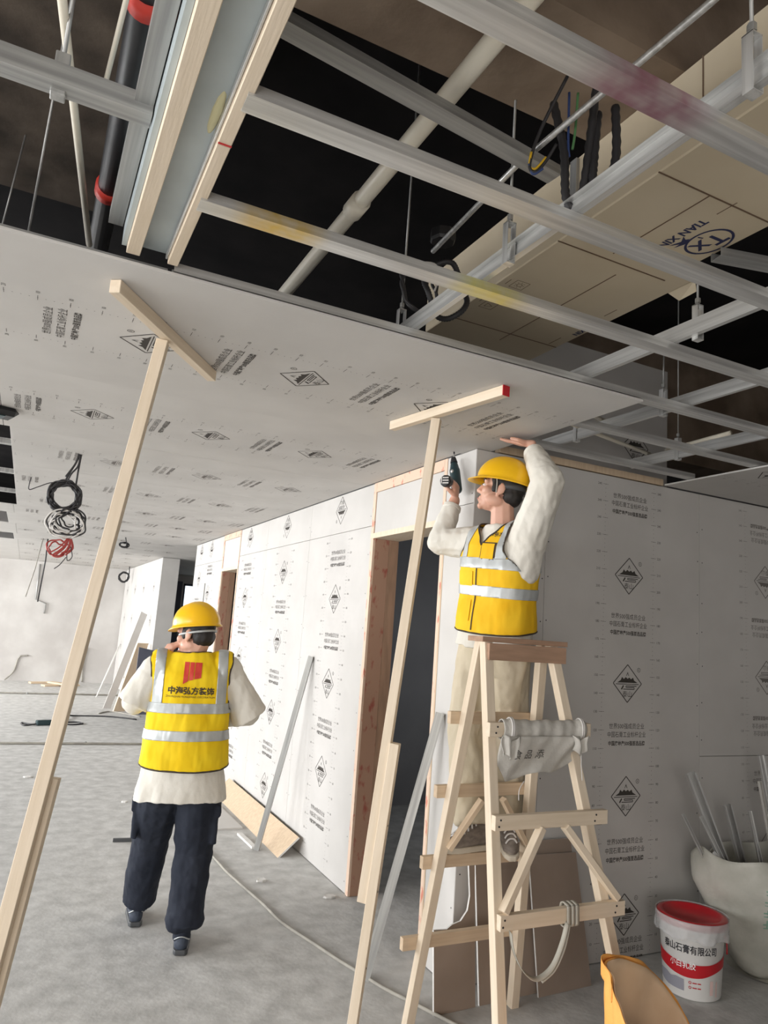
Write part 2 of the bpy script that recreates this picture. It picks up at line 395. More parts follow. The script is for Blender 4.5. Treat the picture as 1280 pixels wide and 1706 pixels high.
# ---- second stretch of wall beyond the gap
bm = bmesh.new(); add_box(bm, (XA+.01, 13.11, 0), (XA+.3, 18.2, 2.66)); w2 = put(link('wall_right_far', bm_me(bm), 'core')); w2['kind'] = 'structure'
for k in range(4):
    y0 = 13.11+1.27*k; board(w2, (XA, y0+.63, 0), R_, U_, -.635, .635, .003, 2.655, items=[('L', .3+LS*i, 0) for i in range(4)], rulers=False, key='far', ink='ink_light')
board(w2, (XA+.15, 13.1, 0), (1, 0, 0), (0, 0, 1), -.15, .15, .003, 2.655)
# rooms behind the long wall
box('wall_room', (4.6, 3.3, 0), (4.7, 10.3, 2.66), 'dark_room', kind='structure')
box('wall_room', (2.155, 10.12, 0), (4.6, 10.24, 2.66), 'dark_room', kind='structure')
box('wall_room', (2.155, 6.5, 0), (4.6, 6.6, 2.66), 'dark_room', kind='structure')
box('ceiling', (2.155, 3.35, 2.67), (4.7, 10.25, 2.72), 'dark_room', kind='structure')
# ---- back wall (B)
wb = box('wall_back', (XA+.0105, YB+.0095, 0), (8, YB+.12, 2.655), 'core', kind='structure')
Rb, Ub = (1, 0, 0), (0, 0, 1)
board(wb, (2.29, YB, 0), Rb, Ub, 2.05-2.29, 2.531-2.29, .003, 2.655, items=[('T', 2.50, 0)], rulers=False)
it = [('L', .225+LS*k, 0) for k in range(4)] + [('T', .57+LS*k, 0) for k in range(4) if .57+LS*k < 2.5]
it = [('L', .225+.617*k, 0) for k in range(4)] + [('T', .562+.617*k, 0) for k in range(3)] + [('T', 2.5, 0), ('T', .05, 0)]
board(wb, (3.15, YB, 0), Rb, Ub, 2.531-3.15, 3.735-3.15, .003, 2.655, items=it)
it2 = [('L', 2.15-.617*k, math.pi) for k in range(2)] + [('T', 2.46-.617*k, math.pi) for k in range(3)]
board(wb, (4.35, YB, 0), Rb, Ub, 3.735-4.35, 4.94-4.35, 1.05, 2.655, items=it2, ink='ink_light')
board(wb, (4.35, YB, 0), Rb, Ub, 3.735-4.35, 4.94-4.35, .003, 1.05, items=[('L', .5, 0), ('T', .9, 0)], ink='ink_light')
for x0 in (4.94, 6.14): board(wb, (x0+.6, YB, 0), Rb, Ub, -.6, .6, .003, 2.655, items=it, key='wb')
# timber plate along the top of the back wall
box('trim_7', (2.2, YB-.001, 2.6605), (3.42, YB+.05, 2.70), 'pine_shade', kind='structure')
# second board partition above and behind the back wall
wu = box('wall_upper', (2.2, 3.36, 2.662), (3.64, 3.42, 3.5), 'core', kind='structure')
board(wu, (2.9, 3.349, 0), Rb, Ub, -.7, .74, 2.662, 3.5, items=[('L', 2.93, 0)], rulers=False, cu=.46)
# screw heads along the joints (too small to pick apart)
def screws(name, pts, nrm, parent):
    vs, fs = [], []; nrm = V(nrm); a = nrm.orthogonal().normalized(); b = nrm.cross(a)
    for p in pts:
        k = len(vs)
        for i in range(6): vs.append(V(p)+nrm*.0008+(a*math.cos(i*math.pi/3)+b*math.sin(i*math.pi/3))*.0042)
        fs.append(tuple(range(k, k+6)))
    o = put(link(name, me_from(vs, fs), 'black_ink', parent)); o['kind'] = 'stuff'
pts = []
for x in (2.075, 2.512, 2.55, 3.716, 3.755):
    for k in range(12): pts.append((x+random.uniform(-.004, .004), YB, .1+.21*k+random.uniform(-.03, .03)))
screws('screw_heads', pts, (0, -1, 0), wb)
pts = []
for y in (3.20, 4.47, 5.63, 5.68, 6.84, 6.90, 9.43, 9.49):
    for k in range(10): pts.append((XA, y, .1+.26*k+random.uniform(-.03, .03)))
screws('screw_heads', pts, (-1, 0, 0), wa)

# ---- suspended gypsum ceiling
cg = thing('ceiling', (0, 5, ZC), None, None); cg['kind'] = 'structure'
Rc, Uc = (0, -1, 0), (-1, 0, 0)
rows = [(2.10, 3.335, 2.15), (3.335, 4.555, 2.05), (4.555, 5.77, 2.05), (5.77, 6.98, 2.05), (6.98, 8.2, 2.05), (8.2, 8.9, 2.05), (8.9, 10.1, 2.05), (10.1, 11.5, 6), (11.5, 12.6, 6), (12.6, 13.85, 6), (13.85, 15.05, 6), (15.05, 16.25, 6), (16.25, 17.45, 6), (17.45, 18.2, 6)]
lefts = {2: -.22, 3: -.22, 4: -.22, 6: -.33, 8: -.30}
first = {0: .284, 1: .178, 2: .425, 3: .2, 4: .35}
for i, (y0, y1, xr) in enumerate(rows):
    xl = lefts.get(i, -.25); cy = (y0+y1)/2
    f0 = first.get(i, .1+.13*(i % 4))
    # v runs along -x
    it = []
    for k in range(-1, 5):
        x = f0+.618*k
        if xl+.1 < x < xr-.12: it.append(('L', -x, 0)) if x < 2.0 else None
        x2 = x+.31
        if xl+.1 < x2 < xr-.1: it.append(('T', -x2, 0)) if x2 < 2.0 else None
    z = ZC-.004 if i == 0 else ZC
    board(cg, (0, cy, z), Rc, Uc, cy-y1, cy-y0, -xr, -xl, items=it, rulers=i < 5, ink='ink' if i < 2 else 'ink_light')
    if i not in lefts:
        xx = xl
        while xx > -5.9:
            x2 = max(-6, xx-2.4)
            board(cg, (0, cy, ZC), Rc, Uc, cy-y1, cy-y0, -xx, -x2, items=[('L', -(xx-.7), 0), ('T', -(xx-.35), 0)] if i < 5 else (), rulers=False)
            xx = x2
for y, lb_ in ((5.15, 'furring channel in the dark ceiling opening at the left edge, nearest the camera'), (6.3, 'furring channel in the middle of the dark ceiling opening at the left edge'), (7.4, 'furring channel at the far end of the dark ceiling opening at the left edge')):
    q_ = box('furring_channel', (-3.0, y-.03, 2.672), (-.2, y+.03, 2.699), 'galv_dull'); tag(q_, lb_, 'metal channel')
    box('furring_flange', (-3.0, y-.034, 2.70), (-.2, y+.034, 2.704), 'galv', q_)
# boards right of the open bay
cy = 2.57
board(cg, (0, 2.57, ZC), Rc, Uc, -.6, .6, -5.8, -3.42, items=[('L', -3.62, 0), ('T', -3.95, 0), ('L', -4.25, 0)])
board(cg, (0, 1.36, ZC), Rc, Uc, -.6, .6, -5.8, -3.42, items=[('L', -3.7, 0), ('T', -4.05, 0)])

# ================================================================== CEILING FRAME AND SERVICES
def furring(y, x0, x1, label, z=2.672, m='galv', w=.056):
    """C furring channel with its broad flat face downwards"""
    o = extrude('furring_channel', [(-w/2, 0), (w/2, 0), (w/2, .027), (w/2-.008, .027), (w/2-.008, .026), (w/2-.001, .026), (w/2-.001, .0035), (.011, .001), (.008, .0025), (-.008, .0025), (-.011, .001), (-w/2+.001, .0035), (-w/2+.001, .026), (-w/2+.008, .026), (-w/2+.008, .027), (-w/2, .027)], (x0, y, z), (x1, y, z), m)
    return tag(o, label, 'metal channel', 'furring channels of the open ceiling')
furring(.895, .272, 7, 'galvanised furring channel nearest overhead with pink smear, crossing the beige duct')
furring(1.302, .255, 7, 'galvanised furring channel whose end laps the right timber strip, second from overhead')
furring(1.715, .252, 7, 'yellow-stained galvanised furring channel third from overhead, next before the board edge')
furring(2.135, .262, 7, 'galvanised furring channel lying along the front edge of the hung gypsum board')
furring(2.552, 1.2, 7, 'galvanised furring channel emerging from behind the right end of the gypsum board')
furring(2.975, 1.2, 3.43, 'galvanised furring channel closest to the back wall above the helmeted worker')
# old paint smears on two of them (colour that stays on the steel)
def smear(chan, spots):
    m = M['galv'].copy(); m.name = 'smeared_steel'; nt = m.node_tree; b = nt.nodes['Principled BSDF']
    src = b.inputs['Base Color'].links[0].from_socket
    tc = nt.nodes.new('ShaderNodeTexCoord'); sp = nt.nodes.new('ShaderNodeSeparateXYZ'); nt.links.new(tc.outputs['Object'], sp.inputs[0])
    nz = nt.nodes.new('ShaderNodeTexNoise'); nz.inputs['Scale'].default_value = 18; nt.links.new(tc.outputs['Object'], nz.inputs['Vector'])
    for a, c, col in spots:
        d = nt.nodes.new('ShaderNodeMath'); d.operation = 'SUBTRACT'; nt.links.new(sp.outputs['Z'], d.inputs[0]); d.inputs[1].default_value = (a+c)/2
        e = nt.nodes.new('ShaderNodeMath'); e.operation = 'ABSOLUTE'; nt.links.new(d.outputs[0], e.inputs[0])
        f = nt.nodes.new('ShaderNodeMapRange'); f.interpolation_type = 'SMOOTHSTEP'; nt.links.new(e.outputs[0], f.inputs['Value'])
        f.inputs['From Min'].default_value = (c-a)/2; f.inputs['From Max'].default_value = (c-a)*.15; f.inputs['To Min'].default_value = 0; f.inputs['To Max'].default_value = 1.3
        g = nt.nodes.new('ShaderNodeMath'); g.operation = 'MULTIPLY'; g.use_clamp = True; nt.links.new(f.outputs[0], g.inputs[0]); nt.links.new(nz.outputs[0], g.inputs[1])
        x = nt.nodes.new('ShaderNodeMix'); x.data_type = 'RGBA'; nt.links.new(g.outputs[0], x.inputs['Factor']); nt.links.new(src, x.inputs['A']); x.inputs['B'].default_value = col; src = x.outputs['Result']
    nt.links.new(src, b.inputs['Base Color']); chan.data.materials[0] = m
fc = sorted([o for o in C.objects if o.name.startswith('furring_channel') and o.matrix_basis.translation.z > 1], key=lambda o: o.matrix_basis.translation.y)
smear(fc[0], [(.46, .82, srgb(150, 84, 106))])
smear(fc[2], [(.06, .36, srgb(214, 178, 60)), (.70, 1.02, srgb(214, 206, 110))])

def carrier(x, y0, y1, label, h=.055, z=2.70, flip=False):
    prof = [(0, 0), (.019, 0), (.019, .0012), (.0012, .0012), (.0012, h-.0012), (.019, h-.0012), (.019, h), (0, h)]
    # web on the +x side, flanges towards -x
    o = extrude('carrier_channel', [(-a+.0095, b) for a, b in prof][::-1], *(((x, y0, z), (x, y1, z)) if flip else ((x, y1, z), (x, y0, z))), 'galv')
    return tag(o, label, 'metal channel', 'carrier channels of the open ceiling')
carrier(1.085, -.4, 3.1, 'galvanised carrier channel running beside the lower left edge of the beige duct')
carrier(1.87, -.4, 3.1, 'galvanised carrier channel hung right of the beige duct by a rod', flip=True)
carrier(2.43, .3, 3.1, 'galvanised carrier channel third to the right, ending over the back wall', flip=True)
carrier(3.08, .6, 3.1, 'galvanised carrier channel farthest right, beside the right ceiling board', flip=True)

def hanger(x, y, ztop, label, side=-1):
    t = thing('hanger_rod', (x, y, 2.755), label, 'hanger rod', 'threaded hanger rods of the ceiling frame')
    tube('rod', [(x, y, 2.80), (x+random.uniform(-.004, .004), y, ztop)], .004, 'galv_dull', t, 6)
    bm = bmesh.new()
    add_box(bm, (x-.014, y-.012, 2.81), (x+.014, y+.012, 2.813)); add_box(bm, (x-.014, y-.012, 2.69), (x-.0125, y+.012, 2.812)); add_box(bm, (x+.0125, y-.012, 2.69), (x+.014, y+.012, 2.812)); add_box(bm, (x-.014, y-.012, 2.688), (x+.014, y+.012, 2.69))
    put(link('clip', bm_me(bm), 'galv', t))
    lathe('nut', [(.0, -.008), (.009, -.008), (.009, .008), (0, .008)], 'galv_dull', t, 6, (x, y, 2.83), smooth=False)
    return t
hanger(1.082, .80, 3.9, 'hanger rod with clip at the top right corner, in front of the duct')
hanger(1.075, 1.555, 3.9, 'hanger rod in front of the duct left side, between second and third cross channel')
hanger(1.08, 2.22, 3.9, 'thin dark hanger rod at the far end of the first carrier near the coiled hoses')
hanger(1.892, 1.615, 3.9, 'hanger rod dropping onto the carrier right of the duct')
hanger(2.43, 2.26, 3.05, 'hanger rod on the third carrier just right of the hung board corner')
hanger(3.08, 2.76, 3.9, 'hanger rod with wide bracket near the right ceiling board')
hanger(2.43, 2.83, 3.05, 'short hanger rod on the third carrier near the raised hand')

# beige duct wrapped in printed board
du = thing('air_duct', (1.68, 1.6, 2.95), 'beige boxed air duct printed with a circled TX logo above the metal grid', 'duct')
bm = bmesh.new(); add_box(bm, (1.394, 1.66, 2.95), (1.955, 2.62, 3.20), .004); add_box(bm, (1.394, -1.2, 2.95), (1.866, 1.659, 3.20), .004)
put(link('duct_body', bm_me(bm), 'duct', du))
bm = bmesh.new(); vs = [bm.verts.new(v) for v in ((1.955, 1.68, 2.951), (1.955, 1.80, 2.951), (2.0, 1.79, 2.93), (1.985, 1.70, 2.925))]; bm.faces.new(vs)
r = bmesh.ops.extrude_face_region(bm, geom=bm.faces[:]); bmesh.ops.translate(bm, vec=(0, 0, .012), verts=[v for v in r['geom'] if isinstance(v, bmesh.types.BMVert)])
put(link('duct_flap', bm_me(bm), 'duct', du))
bm = bmesh.new()
for y in (1.735, 1.315): add_box(bm, (1.392, y, 2.948), (1.87, y+.004, 2.9502))
for y in (1.17,): add_box(bm, (1.3925, y, 2.95), (1.3938, y+.004, 3.2))
add_box(bm, (1.392, 2.42, 2.9482), (1.95, 2.4235, 2.9502)); add_box(bm, (1.592, 1.32, 2.9486), (1.5955, 1.7, 2.9502)); add_box(bm, (1.70, 1.80, 2.9486), (1.7035, 2.5, 2.9502))
put(link('seam_lines', bm_me(bm), 'duct_line', du))
# writing on its underside: right = +y direction when read from the back
def duct_print(ink, m, at, rx, uy):
    o = link('printed_marks', ink.mesh(), m, du)
    right, up = V(rx), V(uy); n = right.cross(up)
    mw = Matrix((right, up, n)).transposed().to_4x4(); mw.translation = V(at); put(o, mw)
g = Ink(); g.ring((0, 0), .056, .063, 32, 1.28)
tx = lambda s, k: text_mesh(s, k, bold=.002)
g.add(tx('T', .085), (-.025, -.022)); g.add(tx('X', .07), (.03, -.03)); g.line((-.005, -.032), (.0, -.05), .006)
g.poly([(.02, -.062), (.05, -.05), (.085, -.062), (.06, -.064), (.085, -.085), (.045, -.072), (.02, -.09), (.03, -.07)])
rx, uy = (0, 1, 0), (1, 0, 0)
duct_print(g, 'navy', (1.79, 1.485, 2.9494), rx, uy)
def dprint(s_, k, at):
    g = Ink(); g.add(text_mesh(s_, k, bold=.0014), (0, 0)); duct_print(g, 'navy', at, rx, uy)
def dline(y0, y1, x): g = Ink(); g.line((y0, x), (y1, x), .004); duct_print(g, 'duct_line', (0, 0, 2.9494), rx, uy)
dprint('TIAN XIN', .042, (1.672, 1.50, 2.9494)); dline(1.30, 1.37, 1.685)
dprint('TIAN XIN', .036, (1.915, 2.20, 2.9494)); dline(2.33, 2.41, 1.90); dline(2.0, 2.07, 1.90)
dprint('M.L', .04, (1.82, 1.62, 2.9494))
g = Ink()
def sq(c, s=.028):
    for a, b in (((-1, -1), (1, -1)), ((1, -1), (1, 1)), ((1, 1), (-1, 1)), ((-1, 1), (-1, -1))): g.line((c[0]+a[0]*s, c[1]+a[1]*s), (c[0]+b[0]*s, c[1]+b[1]*s), .0025)
g = Ink(); sq((0, 0)); g.ring((0, 0), .009, .0115, 14)
for k in range(8):
    a = k*math.pi/4; g.line((.014*math.cos(a), .014*math.sin(a)), (.021*math.cos(a), .021*math.sin(a)), .0022)
sym = [g]; g = Ink(); sq((.2, 0)); g.line((.2-.015, -.012), (.2+.015, -.012), .0025); g.line((.2-.015, -.012), (.2, .016), .0025); g.line((.2+.015, -.012), (.2, .016), .0025)
sym.append(g); g = Ink(); sq((.135, 0)); g.ring((.135, .002), .009, .0115, 12); g.line((.135, -.02), (.135, -.008), .0025)
sym.append(g)
for q in (.0, .1, .17):
    g = Ink(); g.line((q-.02, -.05), (q+.02, -.05), .003); sym.append(g)
for g in sym:
    duct_print(g, 'duct_line', (1.472, 2.05, 2.9494), rx, uy)
g = Ink(); g.add(text_mesh('TIAN XIN', .05, bold=.002), (0, 0))
o = link('printed_marks', g.mesh(), 'navy', du); mw = Matrix(((0, 0, -1), (-1, 0, 0), (0, 1, 0))).to_4x4(); mw.translation = V((1.3936, .82, 3.09)); put(o, mw)

# conduits and pipes above the grid
p = thing('cream_pipe', (.78, 1.7, 3.0), 'cream plastic pipe with a coupling sleeve running above the cross channels', 'pipe')
tube('pipe', [(.782, -.4, 3.0), (.782, 3.3, 3.0)], .026, 'pvc', p, 14); tube('coupling', [(.782, 1.955, 3.0), (.782, 2.03, 3.0)], .033, 'pvc', p, 16)
tag(tube('conduit', [(1.07, -.3, 2.95), (1.07, .9, 2.95), (1.05, 1.5, 2.95), (1.085, 2.02, 2.95)], .0085, 'galv', None, 10), 'thin bright steel conduit alongside the duct above the channels', 'conduit')
o = extrude('loose_channel', cprof(.05, .027, .008, .001), (.27, 1.335, 2.905), (1.13, 1.435, 2.90), 'galv_dull'); tag(o, 'dull metal profile lying slightly askew above the second cross channel', 'metal channel')
o = extrude('loose_channel', cprof(.05, .027, .008, .001), (1.84, 1.5, 2.915), (2.5, 1.33, 2.915), 'galv_dull'); tag(o, 'short metal profile jutting out right from under the duct near the circled logo', 'metal channel')
o = extrude('bracket_strip', cprof(.03, .012, .003, .001), (1.3815, 1.66, 2.955), (1.3815, 1.66, 3.19), 'galv_dull', up=(1, 0, 0)); tag(o, 'vertical pale metal bracket strip fixed to the left side of the duct', 'bracket')
# pale strips far right above the grid
tag(tube('pale_conduit', [(2.28, 2.78, 2.767), (3.1, 2.98, 2.767)], .011, 'pvc', None, 8), 'pale conduit sloping right above the grid near the back wall, lower of two', 'conduit')
tag(tube('pale_conduit', [(3.10, 2.86, 2.767), (3.07, 2.42, 2.767)], .012, 'pvc', None, 8), 'short pale conduit rising right beside the farthest carrier', 'conduit')
tag(tube('pale_conduit', [(1.84, 2.46, 2.765), (2.46, 2.66, 2.765)], .011, 'pvc', None, 8), 'pale conduit behind the right corner of the hung board', 'conduit')
# hoses and wire loops
def loop(c, rx, rz, ax, turns=1.0, n=18, ph=-1.57, wob=.01):
    ax = V(ax).normalized(); return [V(c)+ax*(rx*math.cos(ph+2*math.pi*turns*k/n)) + V((0, 0, 1))*(rz*math.sin(ph+2*math.pi*turns*k/n)) + V((random.uniform(-wob, wob), random.uniform(-wob, wob), 0)) for k in range(n+1)]
h = thing('hose_loop', (1.08, 1.33, 2.9), 'black corrugated hoses with yellow and blue wire ends dangling by the duct', 'hose')
def corr(name, pts, r, par):
    ps = smooth_path(pts, 10); vs, fs = sweep(ps, r, 10, taper=[1 if k % 2 else .82 for k in range(len(ps))]); put(link(name, me_from(vs, fs, True), 'cable_black', par))
corr('hose', [(1.06, 1.36, 3.05), (1.075, 1.33, 2.90), (1.085, 1.33, 2.78), (1.10, 1.32, 2.745), (1.115, 1.30, 2.79), (1.12, 1.28, 2.95), (1.12, 1.26, 3.1)], .012, h)
corr('hose', [(1.14, 1.28, 3.0), (1.13, 1.28, 2.86), (1.13, 1.28, 2.80), (1.15, 1.26, 2.79), (1.165, 1.24, 2.86), (1.16, 1.24, 3.0)], .012, h)
tubes('dark_wire', [[(1.03, 1.27, 3.05), (1.0, 1.33, 2.93), (.985, 1.35, 2.84), (1.0, 1.345, 2.82), (1.02, 1.33, 2.85), (1.035, 1.31, 2.89)]], .0045, 'cable_black', h)
tubes('yellow_wire', [[(.985, 1.345, 2.87), (.985, 1.35, 2.835), (1.0, 1.345, 2.83), (1.02, 1.33, 2.86)]], .0035, 'cable_yellow', h)
tubes('blue_wire', [[(.983, 1.35, 2.84), (.995, 1.348, 2.815), (1.015, 1.335, 2.83)], [(1.07, 1.31, 3.05), (1.08, 1.32, 2.92), (1.085, 1.32, 2.88)]], .0035, 'cable_blue', h)
tubes('green_wire', [[(1.09, 1.30, 3.05), (1.093, 1.31, 2.95), (1.09, 1.315, 2.9)]], .0035, 'cable_green', h)
h2 = thing('hose_coil', (1.12, 2.16, 2.88), 'black hose coil tied beside the far end of the duct', 'hose')
corr('hose', [V((1.19, 2.1, 2.87)) + V((.085*math.cos(a), .02*math.sin(3*a), .10*math.sin(a))) for a in [k*.5 for k in range(14)]], .011, h2)
tubes('coil', [loop((1.10, 2.13, 2.86), .075, .085, (1, .1, 0), 2.0, 30)], .006, 'cable_black', h2); tubes('wire_end', [[(1.15, 2.11, 2.86), (1.16, 2.1, 2.92), (1.13, 2.09, 2.95), (1.05, 2.08, 2.925)]], .0035, 'cable_white', h2)
tag(lathe('junction_box', [(0, 0), (.04, 0), (.045, .01), (.045, .04), (0, .045)], 'black_plastic', None, 8, (1.11, 2.0, 2.98), smooth=False), 'dark junction box at the end of the steel conduit', 'junction box')

# timber edged slot on the left
tr = thing('timber_slot', (.2, 1.2, 2.68), 'timber-edged recess with a pale blue-grey back panel running away overhead', 'ceiling recess')
bar('timber_strip', (.141, -.6, 2.692), (.141, 2.085, 2.692), .038, .03, 'pine', tr)
bar('timber_strip', (.253, -.6, 2.692), (.253, 1.46, 2.692), .030, .03, 'pine', tr)
bar('timber_strip', (.253, 1.463, 2.692), (.253, 2.085, 2.692), .030, .03, 'pine', tr)
box('back_panel', (.161, -.6, 2.715), (.237, 2.10, 2.727), 'sheet', tr)
bm = bmesh.new(); bmesh.ops.create_icosphere(bm, subdivisions=3, radius=1)
for v in bm.verts: v.co = V((.222+v.co.x*.011, 1.42+v.co.y*.075, 2.716+v.co.z*.006))+V((noise.noise(v.co*3), 0, 0))*.002
put(link('foam_smear', bm_me(bm, True), mat('pale_yellow_foam', srgb(206, 200, 160), None, .8), tr))
bar('edge_profile', (.2345, -.6, 2.703), (.2345, 2.09, 2.703), .006, .02, 'galv', tr)
box('side_board', (.108, -.6, 2.70), (.121, 2.09, 3.05), 'sheet', tr)
box('chalk_mark', (.2385, 1.455, 2.6755), (.2685, 1.460, 2.6768), 'red_ink', tr)
# left bay: cross channel, rods, conduit, black drain pipe with clamps
o = extrude('furring_channel', cprof(.05, .045, .008, .0012), (-2.6, 1.56, 2.74), (.105, 1.56, 2.74), 'galv_dull'); tag(o, 'metal cross channel in the dark bay left of the timber slot', 'metal channel')
t = thing('hanger_rod', (-.085, 1.575, 2.785), 'hanger rod rising from the cross channel in the left bay', 'hanger rod', 'threaded hanger rods of the ceiling frame')
tube('rod', [(-.085, 1.575, 2.80), (-.083, 1.575, 3.42)], .005, 'galv_dull', t, 6); box('clip', (-.1, 1.56, 2.73), (-.07, 1.59, 2.83), 'galv_dull', t, .002)
t = thing('hanger_rod', (-.155, 2.32, 2.70), 'thin hanger rod beyond the left cross channel near the board edge', 'hanger rod', 'threaded hanger rods of the ceiling frame')
tube('rod', [(-.15, 2.4, 2.72), (-.11, 2.0, 3.42)], .004, 'galv_dull', t, 6); box('clip', (-.162, 2.39, 2.69), (-.138, 2.415, 2.76), 'galv_dull', t, .002)
tag(tube('thin_rod', [(-.27, 2.9, 3.02), (-.24, 2.88, 3.42)], .0035, 'galv_dull', None, 6), 'short bolt hanging from the slab near the left edge of the photo', 'bolt')
tag(tube('pale_conduit', [(-.13, 1.3, 2.92), (.03, 2.6, 2.92)], .0105, 'pvc', None, 8), 'long pale conduit passing behind the left cross channel', 'conduit')
tag(tube('pale_conduit', [(.028, 1.3, 2.93), (-.002, 1.85, 2.93)], .006, 'pvc', None, 8), 'short pale strip beside the black pipe', 'conduit')
dp = thing('drain_pipe', (.06, 1.9, 2.97), 'black drain pipe with two red clamps under the slab on the left', 'pipe')
tube('pipe', [(.052, .4, 2.99), (.06, 1.55, 2.98), (.062, 2.75, 2.98)], .036, 'black_plastic', dp, 18)
for y in (1.50, 2.31): tube('clamp', [(.059, y-.025, 2.98), (.059, y+.025, 2.98)], .041, 'orange_red', dp, 18)
for y in (1.50, 2.31): tube('clamp_rod', [(.095, y, 2.98), (.1, y+.02, 3.42)], .004, 'galv_dull', dp, 6)
o = extrude('edge_channel', [(0, 0), (.03, 0), (.03, .03), (.028, .03), (.028, .002), (0, .002)], (-2.6, 2.13, 2.668), (.25, 2.13, 2.668), 'galv_dull'); tag(o, 'dull edge channel on top of the board in the left bay', 'metal channel')
o = extrude('plenum_profile', cprof(.04, .04, .006, .001), (.085, .4, 2.76), (.085, 2.1, 2.76), 'galv_dull'); tag(o, 'long metal profile running along the timber slot beside the black pipe', 'metal channel')

# ================================================================== T-PROPS
def tprop(label, foot, head, bar0, bar1, splice, up, red=False, lab2=None):
    t = thing('ceiling_prop', foot, label, 'prop')
    f, h = V(foot), V(head); d = (h-f).normalized()
    bar('pole', f+d*splice[0], h-d*.001, .04, .04, 'pine', t, up)
    side = V(splice[2]); bar('splice_pole', f, f+d*splice[1], .04, .04, 'pine', t, up).location += side
    bar('crossbar', bar0, bar1, .036, .042, 'pine', t)
    if red: 
        e = (V(bar1)-V(bar0)).normalized(); bar('painted_end', V(bar1)-e*.001, V(bar1)+e*.003, .0365, .0425, 'red_ink', t, bev=.0003)
    bm = bmesh.new()
    vs, fs = [], []
    for k in (.25, .5, .72):
        p = f+d*splice[1]*k + side
        q, g = sweep([p+V(up).normalized()*.0196, p+V(up).normalized()*.0212], .0045, 6); n = len(vs); vs += q; fs += [tuple(i+n for i in a) for a in g]
    o = put(link('screws', me_from(vs, fs), 'black_ink', t)); o['kind'] = 'stuff'
    return t
tprop('T-shaped timber prop at the left of the photo, its crossbar running diagonally under the ceiling', (-.03, 2.40, 0), (.309, 2.545, 2.612), (.113, 2.232, 2.634), (.556, 2.87, 2.634), (.30, 1.16, (.026, .031, 0)), (-.3, -.95, 0))
tprop('T-shaped timber prop in front of the doorway, its crossbar tipped with red paint', (1.383, 2.93, 0), (1.538, 2.727, 2.612), (1.468, 3.03, 2.634), (1.597, 2.285, 2.634), (.55, 1.20, (.024, -.032, 0)), (.75, -.65, 0), red=True)

# ================================================================== A-FRAME LADDER
ld = thing('step_ladder', (2.0, 2.64, 0), 'home-made pine A-frame step ladder the helmeted worker stands on', 'ladder')
yf = lambda z: 2.32+.28*z/1.65
yb = lambda z: 2.95-.29*z/1.65
def fx(x0, x1, z): return x0+(x1-x0)*z/1.65
def leg(x0, x1, yfn, zt=1.65): return bar('leg', (x0, yfn(0), 0), (fx(x0, x1, zt), yfn(zt), zt), .041, .041, 'pine', ld, (0, -1, 0))
leg(1.745, 1.772, yf); leg(2.388, 2.119, yf); leg(1.70, 1.79, yb); leg(2.25, 2.12, yb)
for z, a, b in ((1.297, 1.735, 2.262), (.953, 1.74, 2.312), (.612, 1.742, 2.36)):
    bar('rung', (a, yf(z)-.036, z), (b, yf(z)-.036, z), .028, .056, 'pine', ld)
for z, a, b in ((1.31, 1.705, 2.15), (.992, 1.69, 2.165), (.688, 1.672, 2.2), (.345, 1.632, 2.265)):
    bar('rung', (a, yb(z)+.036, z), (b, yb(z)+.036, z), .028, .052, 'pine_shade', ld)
for (xa, za), (xb, zb) in (((1.97, .925), (1.765, .645)), ((2.09, .925), (2.33, .645))):
    bar('brace', (xa, yf(za)-.038, za), (xb, yf(zb)-.038, zb), .026, .038, 'pine', ld, (0, -1, 0))
for (xa, za), (xb, zb) in (((1.89, .965), (1.755, .76)), ((2.0, .965), (2.16, .76))):
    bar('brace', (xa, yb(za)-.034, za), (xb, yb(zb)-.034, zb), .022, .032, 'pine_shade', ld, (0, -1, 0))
bar('top_board', (1.735, 2.628, 1.655), (2.19, 2.628, 1.655), .115, .022, 'brown_board', ld)
bar('top_rail', (1.76, 2.565, 1.605), (2.17, 2.565, 1.605), .022, .07, 'brown_board', ld)
vs, fs = [], []
for z, xs in ((1.297, (1.77, 2.18)), (.953, (1.762, 2.245)), (.612, (1.757, 2.31)),):
    for x in xs:
        for dz in (-.012, .012):
            y = yf(z)-.0502; q, g = sweep([(x+dz*.3, y+.001, z+dz), (x+dz*.3, y-.0012, z+dz)], .0042, 6); n = len(vs); vs += q; fs += [tuple(i+n for i in a) for a in g]
put(link('screw_heads', me_from(vs, fs), 'black_ink', ld))['kind'] = 'stuff'
# woven sack folded over the top front rung
def sheet(name, fn, nu, nv, m, parent=None, thick=.003):
    vs = [fn(i/nu, j/nv) for j in range(nv+1) for i in range(nu+1)]
    fs = [(j*(nu+1)+i, j*(nu+1)+i+1, (j+1)*(nu+1)+i+1, (j+1)*(nu+1)+i) for j in range(nv) for i in range(nu)]
    o = link(name, me_from(vs, fs, True), m, parent); put(o)
    md = o.modifiers.new('s', 'SOLIDIFY'); md.thickness = thick; md.offset = 0
    return o
sk = thing('rung_sack', (2.0, 2.5, 1.13), 'white woven sack wrapped and tied around the top front rung of the ladder', 'sack')
def wrap(u, v):
    x = 1.80+.43*u; a = v*2*math.pi; wob = .002*math.sin(u*23+v*9)+.0015*math.sin(u*47+v*3)+.006*math.exp(-((u-.93)/.05)**2)+.006*math.exp(-((u-.1)/.05)**2)
    return (x, yf(1.297)-.036+(.024+wob)*math.cos(a)*1.05, 1.297+(.038+wob)*math.sin(a))
sheet('wrapped_cloth', wrap, 70, 16, 'sack_white', sk)
